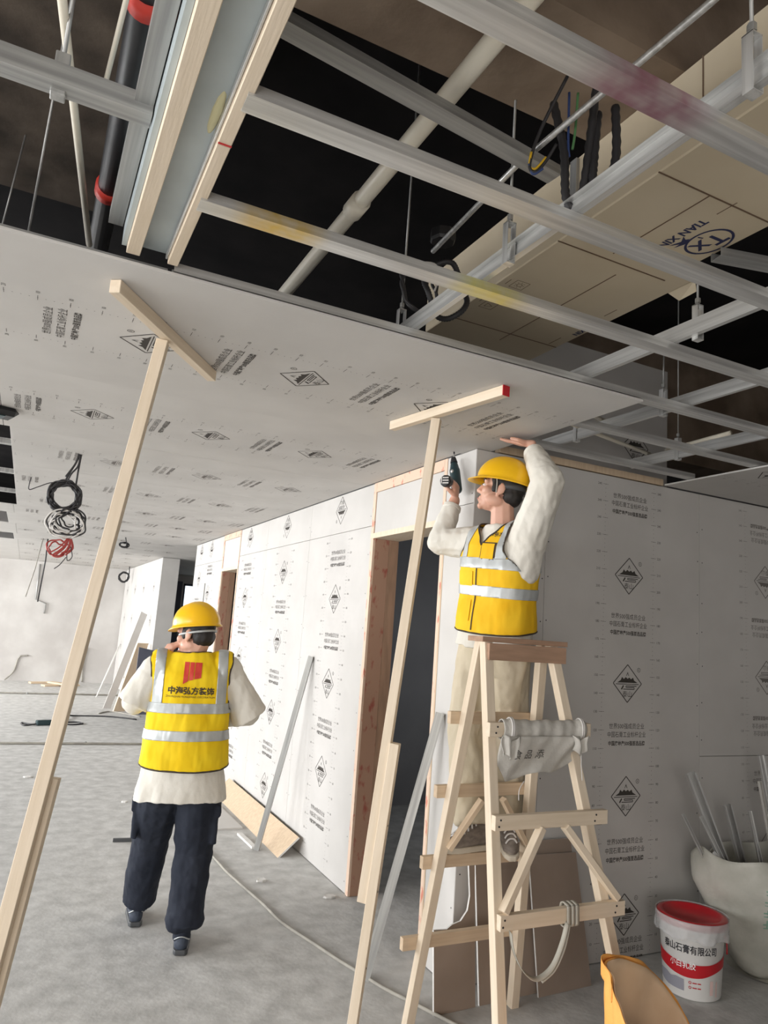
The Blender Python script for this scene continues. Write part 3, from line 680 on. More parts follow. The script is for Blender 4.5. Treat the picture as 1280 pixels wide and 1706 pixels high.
def flap(u, v):
    x = 1.785+.40*u; z = 1.275-v*(.175-.03*u-.16*max(0, u-.7)+.012*math.sin(u*9)) 
    if u < .12: z += (.12-u)*.5*v
    y = yf(1.297)-.068+.045*v*math.sin(2.2*v)+.012*math.sin(u*11+v*5)*v+.002*math.sin(u*31+v*8)
    return (x, y, z)
fo = sheet('hanging_flap', flap, 50, 14, 'sack_white', sk)
def ringtie(x): return [(x+.004*math.sin(k), yf(1.297)-.036+.034*math.cos(k*.7), 1.297+.047*math.sin(k*.7)) for k in range(10)]
for x in (1.842, 2.208): tubes('tie', [ringtie(x-.004)+ringtie(x+.004)], .004, 'cable_white', sk)
def tuft(cx, w, h, ph):
    def f(u, v): return (cx+(u-.5)*w*(1+.2*math.sin(v*5+ph)), yf(1.297)-.085+.012*math.sin(u*12+ph), 1.27-h*v+.012*math.sin(u*7+ph))
    return f
sheet('knot_tail', tuft(1.815, .075, .075, .3), 10, 8, 'sack_white', sk); sheet('knot_tail', tuft(2.185, .075, .06, 2), 10, 8, 'sack_white', sk)
for q in ([(2.175, 2.45, 1.21), (2.176, 2.448, 1.16), (2.182, 2.447, 1.10)], [(1.90, 2.47, 1.10), (1.87, 2.46, 1.07), (1.865, 2.455, 1.03)]): tubes('loose_thread', [q], .0018, 'cable_white', sk)
bv = BVHTree.FromPolygons([v.co.copy() for v in fo.data.vertices], [tuple(p.vertices) for p in fo.data.polygons])
def drape(name, ink, m, parent, org, right, up, bv, off=.002):
    """lay flat lettering onto a curved surface by pushing it along the print's normal"""
    right, up = V(right).normalized(), V(up).normalized(); n = right.cross(up); me = ink.mesh()
    bm = bmesh.new(); bm.from_mesh(me)
    for k in range(3):
        bmesh.ops.triangulate(bm, faces=bm.faces)
        es = [e for e in bm.edges if e.calc_length() > .012]
        if es: bmesh.ops.subdivide_edges(bm, edges=es, cuts=1)
    bmesh.ops.triangulate(bm, faces=bm.faces)
    for v in bm.verts:
        p = V(org)+right*v.co.x+up*v.co.y
        h = bv.ray_cast(p+n*.4, -n)
        v.co = (h[0] if h[0] is not None else p) + n*off
    bm.to_mesh(me); bm.free()
    return put(link(name, me, m, parent))
for k, ch in enumerate('食品添'):
    g = Ink(); g.add(text_mesh(ch, .042), (-.06+.062*k, 0)); drape('faded_lettering', g, 'ink', sk, (1.93, 2.45, 1.185), (1, 0, 0), (0, 0, 1), bv, .0035)
# strap hanging from the third front rung
st = thing('strap', (2.05, 2.38, .45), 'grey fabric strap wound round the bottom front rung and hanging in a loop', 'strap')
def ribbon(name, pts, wd, m, par, axis):
    ps = smooth_path(pts, 8); ax = V(axis).normalized()*wd/2; vs = []; fs = []
    for p in ps: vs += [p-ax, p+ax]
    for i in range(len(ps)-1): fs.append((2*i, 2*i+1, 2*i+3, 2*i+2))
    o = put(link(name, me_from(vs, fs, True), m, par)); md = o.modifiers.new('s', 'SOLIDIFY'); md.thickness = .003; return o
yr = yf(.612)-.036
for dx in (0, .022, .042):
    x = 2.06+dx; ribbon('winding', [(x, yr-.018, .648), (x, yr-.020, .612), (x, yr-.018, .576), (x, yr+.018, .575), (x, yr+.019, .648), (x, yr-.018, .648)], .018, 'strap', st, (1, 0, 0))
ribbon('hanging_loop', [(2.05, yr-.022, .59), (2.02, yr-.03, .52), (1.97, yr-.035, .445), (1.90, yr-.035, .415), (1.84, yr-.03, .45), (1.80, yr-.022, .52), (1.785, yr-.02, .585)], .022, 'strap', st, (0, .8, .35))
ribbon('hanging_loop', [(2.06, yr-.024, .585), (2.03, yr-.034, .51), (1.98, yr-.04, .44), (1.92, yr-.04, .405)], .014, 'strap', st, (0, .8, .35))

# ================================================================== LEANING BOARDS, STUDS
lb = lambda name, p0, p1, **k: bar(name, p0, p1, **k)
def slab(name, base, right, up, outline, th, label, m_face='paper_back', m_edge='gypsum_core', cat='board offcut'):
    """gypsum offcut: outline in (right, up) coordinates, extruded by th away from the viewer"""
    right, up = V(right).normalized(), V(up).normalized(); n = right.cross(up)
    k = len(outline); f = [V(base)+right*a+up*b for a, b in outline]
    vs = f+[p-n*th for p in f]; fs = [tuple(range(k)), tuple(range(2*k-1, k-1, -1))]+[(i, k+i, k+(i+1) % k, (i+1) % k) for i in range(k)]
    me = me_from(vs, fs); me.materials.append(M[m_face]); me.materials.append(M[m_edge])
    for i, p in enumerate(me.polygons): p.material_index = 1 if i >= 2 else 0
    o = bpy.data.objects.new(name, me); C.objects.link(o); return tag(o, label, cat)
slab('board_offcut', (2.10, 2.998, .001), (.985, .05, 0), (0, .19, .98), [(0, 0), (.66, 0), (.645, .66), (.30, .665), (.02, .60)], .011, 'large brown-backed plasterboard offcut leaning on the back wall behind the ladder')
slab('board_offcut', (1.852, 2.985, .001), (.985, .05, 0), (0, .12, .99), [(0, 0), (.225, 0), (.235, .62), (.20, .62), (.205, .46), (.19, .40), (.15, .36), (.10, .35), (.07, .335), (.0, .34)], .011, 'brown-backed plasterboard offcut with a torn curved top, left of the bigger one')
slab('board_offcut', (2.42, 2.975, .001), (.985, .05, 0), (0, .22, .975), [(0, 0), (.34, 0), (.335, .6), (.02, .61)], .010, 'brown-backed plasterboard offcut standing foremost at the right behind the ladder leg')
# strip against the long wall
slab('board_strip', (1.86, 7.25, .0), (0, -1, 0), (.75, 0, .66), [(0, 0), (2.02, 0), (2.02, .20), (0, .20)], .012, 'long beige board strip leaning along the foot of the long wall behind the walking man', m_face='pine_shade', cat='board')
o = box('floor_board', (1.55, 5.95, .0), (1.93, 7.15, .013), 'paper'); o.rotation_euler.z = .02; tag(o, 'white plasterboard piece lying flat on the floor beside the long wall', 'board')
stud_prof = [(-.02, 0), (.02, 0), (.02, .03), (.013, .03), (.013, .0285), (.0185, .0285), (.0185, .002), (.006, .0035), (.003, .0015), (-.003, .0015), (-.006, .0035), (-.0185, .002), (-.0185, .0285), (-.013, .0285), (-.013, .03), (-.02, .03)]
o = extrude('steel_stud', [(-x*1.15, -y) for x, y in stud_prof][::-1], (1.69, 3.37, 0), (2.018, 3.352, 1.255), 'galv_dull', up=(-.6, -.9, 0)); tag(o, 'steel stud leaning on the long wall right of the near doorway', 'metal stud')
o = extrude('steel_stud', [(-x, -y) for x, y in stud_prof][::-1], (1.755, 5.42, 0), (2.022, 5.33, 1.425), 'galv_dull', up=(-.6, -.9, 0)); tag(o, 'steel stud leaning on the long wall beyond the near doorway', 'metal stud')
bar('wood_block', (1.755, 5.46, .01), (1.742, 5.83, .01), .04, .018, 'gypsum_core'); tag(C.objects['wood_block'], 'short pale batten on the floor at the foot of the far steel stud', 'batten')
bar('dark_stake', (.80, 5.845, .012), (1.0, 5.82, .012), .03, .022, 'grey_plastic'); tag(C.objects['dark_stake'], 'short dark metal stake on the floor left of the walking man', 'stake')

# ================================================================== BUCKET, BAGS
bk = thing('paint_bucket', (3.235, 2.80, 0), 'white compound bucket with a red lid standing by the back wall', 'bucket')
bl = V((3.235, 2.80, 0))
lathe('bucket_body', [(0, .002), (.128, .002), (.134, .008), (.152, .295), (.156, .297), (.156, .305), (.160, .306), (.162, .335), (.158, .338), (.15, .338), (0, .335)], 'bucket', bk, 48, bl)
lathe('lid', [(0, .344), (.132, .344), (.138, .36), (.152, .362), (.166, .358), (.168, .34), (.168, .326), (.163, .326)], 'red_plastic', bk, 48, bl)
def rim(u, v):
    a = 2*math.pi*u; r = .1735+.005*math.sin(a*9)*v+.003*math.sin(a*23+v*6)*v; return (bl.x+r*math.cos(a), bl.y+r*math.sin(a), .362-.085*v+.008*math.sin(a*7)*v)
sheet('plastic_film', rim, 90, 8, 'film', bk, .001)
lathe('knotted_film', [(0, -.03), (.018, -.02), (.024, 0), (.016, .02), (.022, .035), (.008, .045)], 'film', bk, 10, bl+V((.172, -.05, .31)))
tubes('handle', [[bl+V((.165*math.cos(a), .165*math.sin(a)-.012*math.sin((a+2.45)*1.1), .285-.13*math.sin((a+2.6)*1.0)*0-.09*max(0, math.sin((a+2.75)*.95)))) for a in [-.25+.0*k-.05*k for k in range(0)]] or [bl+V((.166, -.03, .30)), bl+V((.158, -.075, .24)), bl+V((.150, -.085, .18))]], .004, 'red_plastic', bk)
def wrapcyl(name, ink, m, a0, z0, off=.0008):
    me = ink.mesh(); bm = bmesh.new(); bm.from_mesh(me)
    for k in range(3):
        bmesh.ops.triangulate(bm, faces=bm.faces)
        es = [e for e in bm.edges if abs(e.verts[0].co.x-e.verts[1].co.x) > .010]
        if es: bmesh.ops.subdivide_edges(bm, edges=es, cuts=1)
    bmesh.ops.triangulate(bm, faces=bm.faces)
    for v in bm.verts:
        z = z0+v.co.y; r = .134+.018*(z-.008)/.287+off; a = a0+v.co.x/.145
        v.co = bl+V((r*math.cos(a), r*math.sin(a), z))
    bm.to_mesh(me); bm.free(); return put(link(name, me, m, bk))
ac = math.atan2(-2.80, -3.235)   # faces the viewer
g = Ink(); N = 26
top = lambda t: .075-.030*math.sin(math.pi*t)*1.0+.035*max(0, t-.7)
for i in range(N):
    t0, t1 = i/N, (i+1)/N; x0, x1 = -.225+.45*t0, -.225+.45*t1
    lo = lambda t: -.002-.028*math.sin(math.pi*min(1, t*1.1))**2+.05*max(0, t-.62)
    g.poly([(x0, lo(t0)), (x1, lo(t1)), (x1, top(t1)-.012), (x0, top(t0)-.012)])
wrapcyl('red_band', g, 'red_ink', ac, .135, .0014)
g = Ink(); g.add(text_mesh('泰山石膏有限公司', .042, squeeze=.78, bold=.0006), (0, 0)); wrapcyl('black_lettering', g, 'black_ink', ac-.06, .218, .002)
g = Ink(); g.add(text_mesh('小白乳胶', .036, squeeze=.86, bold=.0004), (0, 0)); wrapcyl('white_lettering', g, 'white_ink', ac-.30, .148, .0034)
g = Ink(); g.poly([(-.19, .028), (-.13, .03), (-.10, .018), (-.07, .026), (-.03, .022), (-.03, -.03), (-.12, -.028), (-.19, -.012)]); wrapcyl('grey_picture', g, 'grey_ink2', ac-.05, .07, .0016)
g = Ink()
for j in range(2): g.ring((-.02, -.022*j), .004, .007, 10); g.line((-.008, -.022*j), (.012, -.022*j), .005); g.line((.016, -.022*j), (.032, -.022*j), .005)
wrapcyl('red_marks', g, 'red_ink', ac+.08, .085, .0016)
g = Ink(); g.poly([(.0, -.04), (.018, -.04), (.018, .025), (.0, .025)]); g.poly([(.035, -.05), (.045, -.05), (.045, .02), (.035, .02)]); wrapcyl('pink_patch', g, 'pink_ink', ac+.62, .075, .0016)

# orange sack in the right foreground, mouth open
ob = thing('orange_sack', (2.15, 1.98, 0), 'open orange woven sack in the bottom right foreground', 'sack')
def osack(u, v, k=1.0):
    a = 2*math.pi*u; cx, cy = 2.165, 1.985
    # rim dips at the front, highest at the left corner
    zr = .385-.10*math.cos(a)+.115*math.sin(a)+.03*math.cos(a-2.6)-.02*math.cos(2*a)
    rx, ry = (.222*(1-.25*(1-v)**2))*k, (.135*(1-.1*(1-v)**2))*k
    wob = .010*math.sin(a*5+v*3)*v+.006*math.sin(a*11+v*7)
    ct, sn = math.cos(a), math.sin(a)
    sgn = lambda t, p: math.copysign(abs(t)**p, t)
    return (cx+(rx+wob)*sgn(ct, .8), cy+(ry+wob)*sn, .004+(zr-.004)*v)
o = sheet('sack_body', osack, 64, 16, 'sack_orange', ob, .003)
def inner(u, v): 
    p = osack(u, v*.93+.065, .975); return (p[0], p[1], p[2]-.001)
sheet('sack_lining', lambda u, v: osack(u, .03+v*.965, .965), 64, 16, 'sack_inside', ob, .002)
lathe('sack_bottom', [(0, .006), (.16, .006)], 'sack_orange', ob, 24, (2.165, 1.985, 0))
def hemf(u, v):
    a = .15+u*2.8; p0 = V(osack(a/(2*math.pi), 1)); return p0+V((0, .012+.006*math.sin(a*6), .008-.05*v+.004*math.sin(a*9)))
sheet('turned_hem', hemf, 40, 4, 'sack_orange', ob, .003)
tubes('fray', [[(1.952, 2.0, .33), (1.945, 1.99, .30), (1.95, 1.985, .27)], [(1.955, 2.0, .30), (1.94, 1.99, .285), (1.938, 1.985, .26)]], .0018, 'cable_white', ob)

# woven sack with steel profiles at the right edge
ws = thing('profile_sack', (3.78, 2.80, 0), 'bulging white-green woven sack holding steel profiles at the right edge', 'sack')
def psack(u, v):
    a = 2*math.pi*u; wob = .016*math.sin(a*4+v*4)+.009*math.sin(a*9+v*11)*(.4+v)
    r = .20+.24*min(1, v*1.35)**.7-.05*max(0, v-.75); zr = .585+.045*math.sin(a*2+1)+.03*math.sin(a*5)
    return (3.86+(r*1.02+wob)*math.cos(a)+.03*(1-v), 2.84+(r*.66+wob)*math.sin(a), .004+(zr-.004)*v)
so = sheet('sack_body', psack, 64, 22, 'sack', ws, .003)
lathe('sack_bottom', [(0, .006), (.22, .006)], 'sack', ws, 24, (3.87, 2.84, 0))
bv = BVHTree.FromPolygons([v.co.copy() for v in so.data.vertices], [tuple(p.vertices) for p in so.data.polygons])
g = Ink()
for j in range(4):
    for i in range(3): 
        x, y = -.05+.055*i, .09-.06*j
        g.line((x-.02, y), (x+.02, y), .008); g.line((x, y-.022), (x, y+.022), .008); g.line((x-.018, y-.018), (x+.018, y-.018), .006)
drape('green_marks', g, 'green_ink', ws, (3.555, 2.5, .40), (.78, -.62, 0), (0, 0, 1), bv, .003)
def prof(label, top, bot, wd, ht, m='galv', rot=(-.4, -.9, 0)):
    o = extrude('steel_profile', cprof(wd, ht, wd*.18, .0012), bot, top, m, up=rot); return tag(o, label, 'metal profile', 'steel profiles in the woven sack')
prof('long wide bright steel profile leaning out of the sack at left', (3.33, 2.9, 1.02), (3.575, 2.83, .44), .05, .03)
prof('thin steel profile with the leftmost tip in the sack', (3.303, 2.92, .805), (3.535, 2.90, .44), .016, .012)
prof('thin steel profile second from the left in the sack', (3.37, 2.86, .805), (3.56, 2.79, .44), .022, .014)
prof('shortest thin steel profile at the sack left rim', (3.44, 2.84, .625), (3.555, 2.74, .45), .016, .012)
prof('blue-tinted steel profile in the middle of the sack', (3.69, 2.96, .83), (3.80, 2.93, .44), .04, .03)
prof('steel profile standing nearly upright in the sack near the photo edge', (3.86, 2.94, .79), (3.9, 2.84, .25), .02, .014)
prof('tall steel profile at the very right edge of the photo', (3.93, 2.92, 1.10), (4.0, 2.80, .25), .035, .02)
prof('pale steel profile right behind the tall one', (3.96, 2.95, .95), (4.02, 2.86, .25), .022, .016, 'white_plastic')

# ================================================================== CABLES AND FLOOR CLUTTER
cab = [(1.36, 5.9), (1.416, 5.32), (1.43, 5.02), (1.458, 4.76), (1.50, 4.40), (1.524, 4.11), (1.60, 3.80), (1.645, 3.614), (1.70, 3.42), (1.744, 3.264), (1.82, 3.08), (1.90, 2.88), (2.0, 2.66), (2.1, 2.5)]
tag(tube('floor_cable', [(x, y, .009) for x, y in cab], .0085, 'cable_grey', None, 8, sub=6), 'dusty grey cable snaking over the floor from the walking man to the ladder', 'cable')
tag(tube('floor_cable', [(1.75, 2.30, .008), (2.0, 2.42, .008), (2.3, 2.5, .008)], .007, 'cable_grey', None, 8, sub=6), 'pale cable end on the floor left of the orange sack', 'cable')
def pipe_run(label, y0, y1, r):
    t = thing('floor_pipe', (-2, y0, 0), label, 'pipe')
    tube('pipe', [(-5.5, y0-.1, r), (-.05, y0, r), (1.98, y1, r)], r, 'cable_grey', t, 8)
    for x in (.25, .9, -.7, -1.5): tube('clip', [(x, y0-.012, r), (x, y0+.0, r)], r*1.35, 'galv_dull', t, 8)
pipe_run('thin pipe clipped across the floor nearer the camera, left of the walking man', 10.02, 9.9, .014)
pipe_run('thin pipe across the floor farther off, near the leaning boards', 15.55, 15.6, .016)
ch = thing('charger', (.46, 11.6, 0), 'black power adapter with its lead lying on the far floor', 'adapter')
bm = bmesh.new(); add_box(bm, (-.11, -.05, 0), (.11, .05, .07), .012); put(link('adapter_body', bm_me(bm), 'teal_plastic', ch), Matrix.Translation((.46, 11.6, 0)) @ Matrix.Rotation(.25, 4, 'Z'))
tubes('lead', [[(.36, 11.57, .02), (.28, 11.6, .01), (.17, 11.75, .01), (.2, 11.5, .01), (.35, 11.55, .02)], [(.57, 11.63, .02), (.72, 11.8, .01), (.9, 11.85, .01), (.98, 11.7, .01), (.80, 11.6, .01), (.7, 11.8, .01), (.82, 12.4, .03), (.9, 12.55, .01), (1.4, 12.5, .01), (1.8, 12.2, .01)]], .011, 'cable_black', ch)
tag(tube('floor_cable', [(1.3, 12.85, .01), (1.45, 13.1, .01), (1.62, 13.0, .01), (1.9, 12.5, .01)], .01, 'cable_grey', None, 6, sub=6), 'bit of cable on the floor in front of the leaning boards', 'cable')
# boards leaning at the second wall stretch
slab('leaning_board', (1.56, 13.2, .0), (.98, .2, 0), (.22, .02, .97), [(0, 0), (.19, 0), (.19, 1.18), (0, 1.18)], .05, 'tan board leaning on the end of the far wall stretch, left of the walking man', m_face='pine_shade', m_edge='pine', cat='board')
slab('leaning_board', (1.43, 13.6, .0), (.98, .2, 0), (.25, .02, .96), [(0, 0), (.13, 0), (.13, 1.7), (0, 1.75)], .012, 'grey board leaning behind the tan one at the far wall stretch', m_face='paper', cat='board')
slab('leaning_board', (1.80, 12.85, .0), (.98, .1, 0), (.0, .12, .99), [(0, 0), (.30, 0), (.30, 1.05), (.02, 1.1)], .02, 'dark grey panel standing against the end of the far wall stretch', m_face='frame_dark', m_edge='frame_dark', cat='board')
tag(tube('white_rod', [(1.45, 15.2, .01), (1.80, 15.6, 1.0)], .014, 'white_plastic', None, 8), 'thin white rod leaning near the far wall left of the boards', 'rod')
for k, (a, b, lab) in enumerate((((.55, 17.1, .02), (1.25, 17.45, .02), 'flat wooden piece lowest on the far heap by the far wall'), ((.70, 17.5, .056), (1.05, 17.0, .056), 'wooden piece lying crosswise over the far heap'), ((.3, 17.65, .02), (.75, 17.8, .02), 'short wooden piece at the left of the far heap'))):
    o = bar('wood_piece', a, b, .16, .035, 'pine_shade'); tag(o, lab, 'wood piece')
# dark cable trails on the far wall
tag(tubes('wall_cable', [[(.05, 18.17, .55), (.0, 18.17, .45), (-.05, 18.17, .2), (-.2, 18.1, .02)], [(.2, 18.17, .56), (.05, 18.17, .55)]], .018, 'cable_grey'), 'cable hanging down the far wall at the left edge', 'cable')
tag(tubes('wall_cable', [[(1.40, 18.17, .8), (1.36, 18.17, .4), (1.38, 18.17, .02)]], .02, 'cable_grey'), 'cable hanging down the middle of the far wall behind the timber pole', 'cable')
tag(tube('wall_conduit', [(.17, 18.16, 2.6), (.185, 18.16, 1.80), (.40, 18.16, 1.72), (.40, 18.16, 1.5)], .02, 'galv_dull', None, 8), 'bent conduit dropping down the far wall on the left', 'conduit')
# scraps on the floor
def scrap(p, label, s=.05, seed=1, m='gypsum_core'):
    rnd = random.Random(seed); pts = [(s*(.6+.5*rnd.random())*math.cos(a), s*(.6+.5*rnd.random())*.8*math.sin(a)) for a in [k*math.pi/4 for k in range(8)]]
    k = 8; vs = [(p[0]+x, p[1]+y, .001) for x, y in pts]+[(p[0]+x*.9, p[1]+y*.9, .009+.006*rnd.random()) for x, y in pts]
    fs = [tuple(range(k))[::-1], tuple(range(k, 2*k))]+[(i, (i+1) % k, k+(i+1) % k, k+i) for i in range(k)]
    o = bpy.data.objects.new('plaster_scrap', me_from(vs, fs)); C.objects.link(o); o.data.materials.append(M[m]); return tag(o, label, 'scrap')
scrap((1.61, 4.80), 'white plaster scrap on the floor between the walking man and the long wall', .045, 3)
scrap((1.94, 4.42), 'crumpled white scrap near the foot of the doorway', .045, 5)
scrap((.24, 8.13), 'small white scrap on the floor at far left behind the timber pole', .05, 6)
scrap((1.02, 7.0), 'tiny white scrap on the floor left of the white shirt', .035, 8)
scrap((1.72, 10.6), 'thin pale scrap on the floor beside the yellow vest', .06, 9)

# ================================================================== HANGING CABLE COILS
def coil(c, r, turns, ax, wob, seed, zs=1.0):
    rnd = random.Random(seed); pts = []
    for k in range(int(turns*14)):
        a = 2*math.pi*k/14; rr = r*(1+wob*math.sin(a*.37+seed)+rnd.uniform(-wob, wob)*.5)
        pts.append(V(c)+V(ax)*(rr*math.cos(a))+V((0, 0, 1))*(rr*zs*math.sin(a))+V((0, rnd.uniform(-.02, .02), 0)))
    return pts
hc = thing('cable_coil', (.185, 5.06, 2.65), 'big bunch of coiled black, white and red cables hanging from the ceiling at left', 'cable coil')
tubes('suspension', [[(.185, 5.06, 2.66), (.17, 5.06, 2.6), (.13, 5.06, 2.5), (.125, 5.06, 2.46)], [(.19, 5.06, 2.66), (.185, 5.05, 2.58), (.15, 5.05, 2.52), (.13, 5.05, 2.45)], [(.195, 5.06, 2.66), (.19, 5.06, 2.55), (.188, 5.06, 2.42)], [(.18, 5.06, 2.66), (.165, 5.06, 2.59), (.12, 5.06, 2.5)]], .006, 'cable_black', hc)
tubes('black_coil', [coil((.13, 5.06, 2.37), .088, 10, (1, .1, 0), .17, 1, 1.0)], .0065, 'cable_black', hc)
tubes('grey_coil', [coil((.165, 5.06, 2.20), .095, 4, (1, -.1, 0), .25, 4, .85), coil((.19, 5.05, 2.22), .075, 3, (.9, .2, 0), .3, 9, .8)], .0055, 'cable_black', hc)
tubes('white_coil', [coil((.16, 5.045, 2.19), .085, 5, (1, 0, 0), .3, 2, .85)], .005, 'cable_white', hc)
rp = []
for k in range(9):
    a = random.uniform(-.06, .06); rp.append([(.19+a*.3, 5.05, 2.10), (.17+a, 5.04+a*.3, 2.04), (.12+a*1.2, 5.04, 1.985+random.uniform(-.02, .02))])
rp += [coil((.13, 5.05, 2.03), .05, 2, (1, 0, 0), .3, 5, .9)]
tubes('red_coil', rp, .005, 'cable_red', hc)
for q in [[(.14, 5.06, 2.44), (.05, 5.06, 2.45), (-.03, 5.06, 2.41), (-.078, 5.06, 2.385), (-.083, 5.06, 2.42), (-.078, 5.06, 2.465)], [(.20, 5.05, 2.07), (.225, 5.05, 1.99), (.20, 5.05, 1.96), (.19, 5.05, 2.02)], [(.19, 5.05, 1.98), (.16, 5.05, 1.93), (.13, 5.05, 1.90)]]: tubes('loose_end', [q], .003, 'cable_black', hc)
c2 = thing('cable_coil', (1.07, 10.3, 2.65), 'small cable coil hanging from the ceiling right of the left timber pole', 'cable coil')
tubes('coil', [[(1.09, 10.3, 2.66), (1.11, 10.3, 2.58), (1.12, 10.3, 2.52)], coil((1.08, 10.3, 2.555), .055, 3, (1, 0, 0), .2, 3, .55)], .008, 'cable_black', c2)
c3 = thing('cable_coil', (1.86, 16.9, 2.6), 'far cable coil hanging before the second wall stretch', 'cable coil')
tubes('coil', [[(1.95, 16.9, 2.66), (1.96, 16.9, 2.5), (1.93, 16.9, 2.4)], coil((1.86, 16.9, 2.42), .10, 4, (1, 0, 0), .15, 7, 1)], .011, 'cable_black', c3)
tag(tube('hanging_wire', [(.165, 11.9, 2.66), (.175, 11.9, 2.35), (.15, 11.9, 1.72)], .010, 'cable_black', None, 6), 'dark wire hanging from the ceiling left of the cable bunch', 'wire')
tag(tube('hanging_wire', [(.10, 11.9, 2.66), (.05, 11.9, 2.2), (-.02, 11.9, 1.78)], .008, 'cable_grey', None, 6), 'pale wire hanging slanted beside the dark one', 'wire')
# dark device at the left frame edge
dv = thing('ceiling_device', (-.24, 4.14, 2.62), 'dark rounded device fixed under the ceiling at the left edge of the photo', 'device')
bm = bmesh.new(); add_box(bm, (-.11, -.075, -.045), (.095, .075, .0), .022); put(link('device_body', bm_me(bm), 'black_plastic', dv), Matrix.Translation((-.27, 4.15, 2.66)) @ Matrix.Rotation(.3, 4, 'Z'))
bm = bmesh.new(); add_box(bm, (-.055, -.052, -.05), (.055, .052, -.046), .004); put(link('face_plate', bm_me(bm), 'teal_plastic', dv), Matrix.Translation((-.29, 4.14, 2.66)) @ Matrix.Rotation(.3, 4, 'Z'))

# ================================================================== PEOPLE
ICO = None
def ico_pts():
    global ICO
    if ICO is None:
        b = bmesh.new(); bmesh.ops.create_icosphere(b, subdivisions=2, radius=1); ICO = [v.co.copy() for v in b.verts]; b.free()
    return ICO
class Blob:
    """closed convex pieces that are fused into one continuous skin by a voxel remesh"""
    def __init__(s): s.bm = bmesh.new()
    def hull(s, pts):
        vs = [s.bm.verts.new(p) for p in pts]
        r = bmesh.ops.convex_hull(s.bm, input=vs)
        dead = [v for v in vs if v.is_valid and not v.link_faces]
        bmesh.ops.delete(s.bm, geom=dead, context='VERTS')
    def caps(s, p0, p1, r0, r1): s.hull([V(p0)+q*r0 for q in ico_pts()]+[V(p1)+q*r1 for q in ico_pts()])
    def chain(s, pts, rs):
        for i in range(len(pts)-1): s.caps(pts[i], pts[i+1], rs[i], rs[i+1])
    def frust(s, p0, p1, r0, r1, n=20):
        d = (V(p1)-V(p0)).normalized(); a = d.orthogonal().normalized(); b = d.cross(a)
        ring = lambda c, r: [V(c)+(a*math.cos(2*math.pi*k/n)+b*math.sin(2*math.pi*k/n))*r for k in range(n)]
        s.hull(ring(p0, r0)+ring(p1, r1))
    def ell(s, c, rad, R=None):
        R = R or Matrix.Identity(3); s.hull([V(c)+R @ V((q.x*rad[0], q.y*rad[1], q.z*rad[2])) for q in ico_pts()])
    def rings(s, T, lst, n=28):
        """elliptical rings (z, rx, ry, cy) in the frame T, joined pair by pair"""
        R = [[T @ V((rx*math.copysign(abs(math.cos(a))**.85, math.cos(a)), cy+ry*math.copysign(abs(math.sin(a))**.85, math.sin(a)), z)) for a in [2*math.pi*k/n for k in range(n)]] for z, rx, ry, cy in lst]
        for i in range(len(R)-1): s.hull(R[i]+R[i+1])
    def mesh(s, voxel, it=3, fac=.5):
        me = bpy.data.meshes.new('b'); bmesh.ops.recalc_face_normals(s.bm, faces=s.bm.faces); s.bm.to_mesh(me); s.bm.free()
        o = bpy.data.objects.new('b', me); C.objects.link(o)
        m = o.modifiers.new('r', 'REMESH'); m.mode = 'VOXEL'; m.voxel_size = voxel; m.use_smooth_shade = True
        if it: q = o.modifiers.new('s', 'SMOOTH'); q.iterations = it; q.factor = fac
        dg = bpy.context.evaluated_depsgraph_get(); dg.update()
        out = bpy.data.meshes.new_from_object(o.evaluated_get(dg)); bpy.data.objects.remove(o); bpy.data.meshes.remove(me)
        for p in out.polygons: p.use_smooth = True
        return out
def wrinkle(me, amp, sc, stretch=(1, 1, 1), seed=0, mask=None):
    nr = [v.normal.copy() for v in me.vertices]
    for v, n in zip(me.vertices, nr):
        q = V((v.co.x*stretch[0], v.co.y*stretch[1], v.co.z*stretch[2]))*sc+V((seed, seed*2.3, 0))
        h = noise.noise(q)+.5*noise.noise(q*2.1+V((3, 1, 7))); h = (1-abs(h))*2-1 if False else h
        v.co += n*(amp*h*(mask(v.co) if mask else 1))
    me.update()
def cut(me, planes):
    """keep what lies on the positive side of every plane (co, no); the cut stays open"""
    bm = bmesh.new(); bm.from_mesh(me)
    for co, no in planes:
        bmesh.ops.bisect_plane(bm, geom=bm.verts[:]+bm.edges[:]+bm.faces[:], plane_co=V(co), plane_no=V(no), clear_inner=True)
    out = bpy.data.meshes.new('c'); bm.to_mesh(out); bm.free()
    for p in out.polygons: p.use_smooth = True
    return out
def offset(me, d):
    nr = [v.normal.copy() for v in me.vertices]
    for v, n in zip(me.vertices, nr): v.co += n*d
    return me
def dele(me, test):
    bm = bmesh.new(); bm.from_mesh(me); bmesh.ops.delete(bm, geom=[v for v in bm.verts if test(v.co)], context='VERTS')
    out = bpy.data.meshes.new('c'); bm.to_mesh(out); bm.free()
    for p in out.polygons: p.use_smooth = True
    return out
def part(name, me, m, par, solid=0):
    o = put(link(name, me, m, par))
    if solid: md = o.modifiers.new('s', 'SOLIDIFY'); md.thickness = solid; md.offset = -1
    return o
def frame(o, fwd, up):
    u = V(up).normalized(); f = V(fwd); f = (f-u*f.dot(u)).normalized(); r = f.cross(u)
    T = Matrix((r, f, u)).transposed().to_4x4(); T.translation = V(o); return T
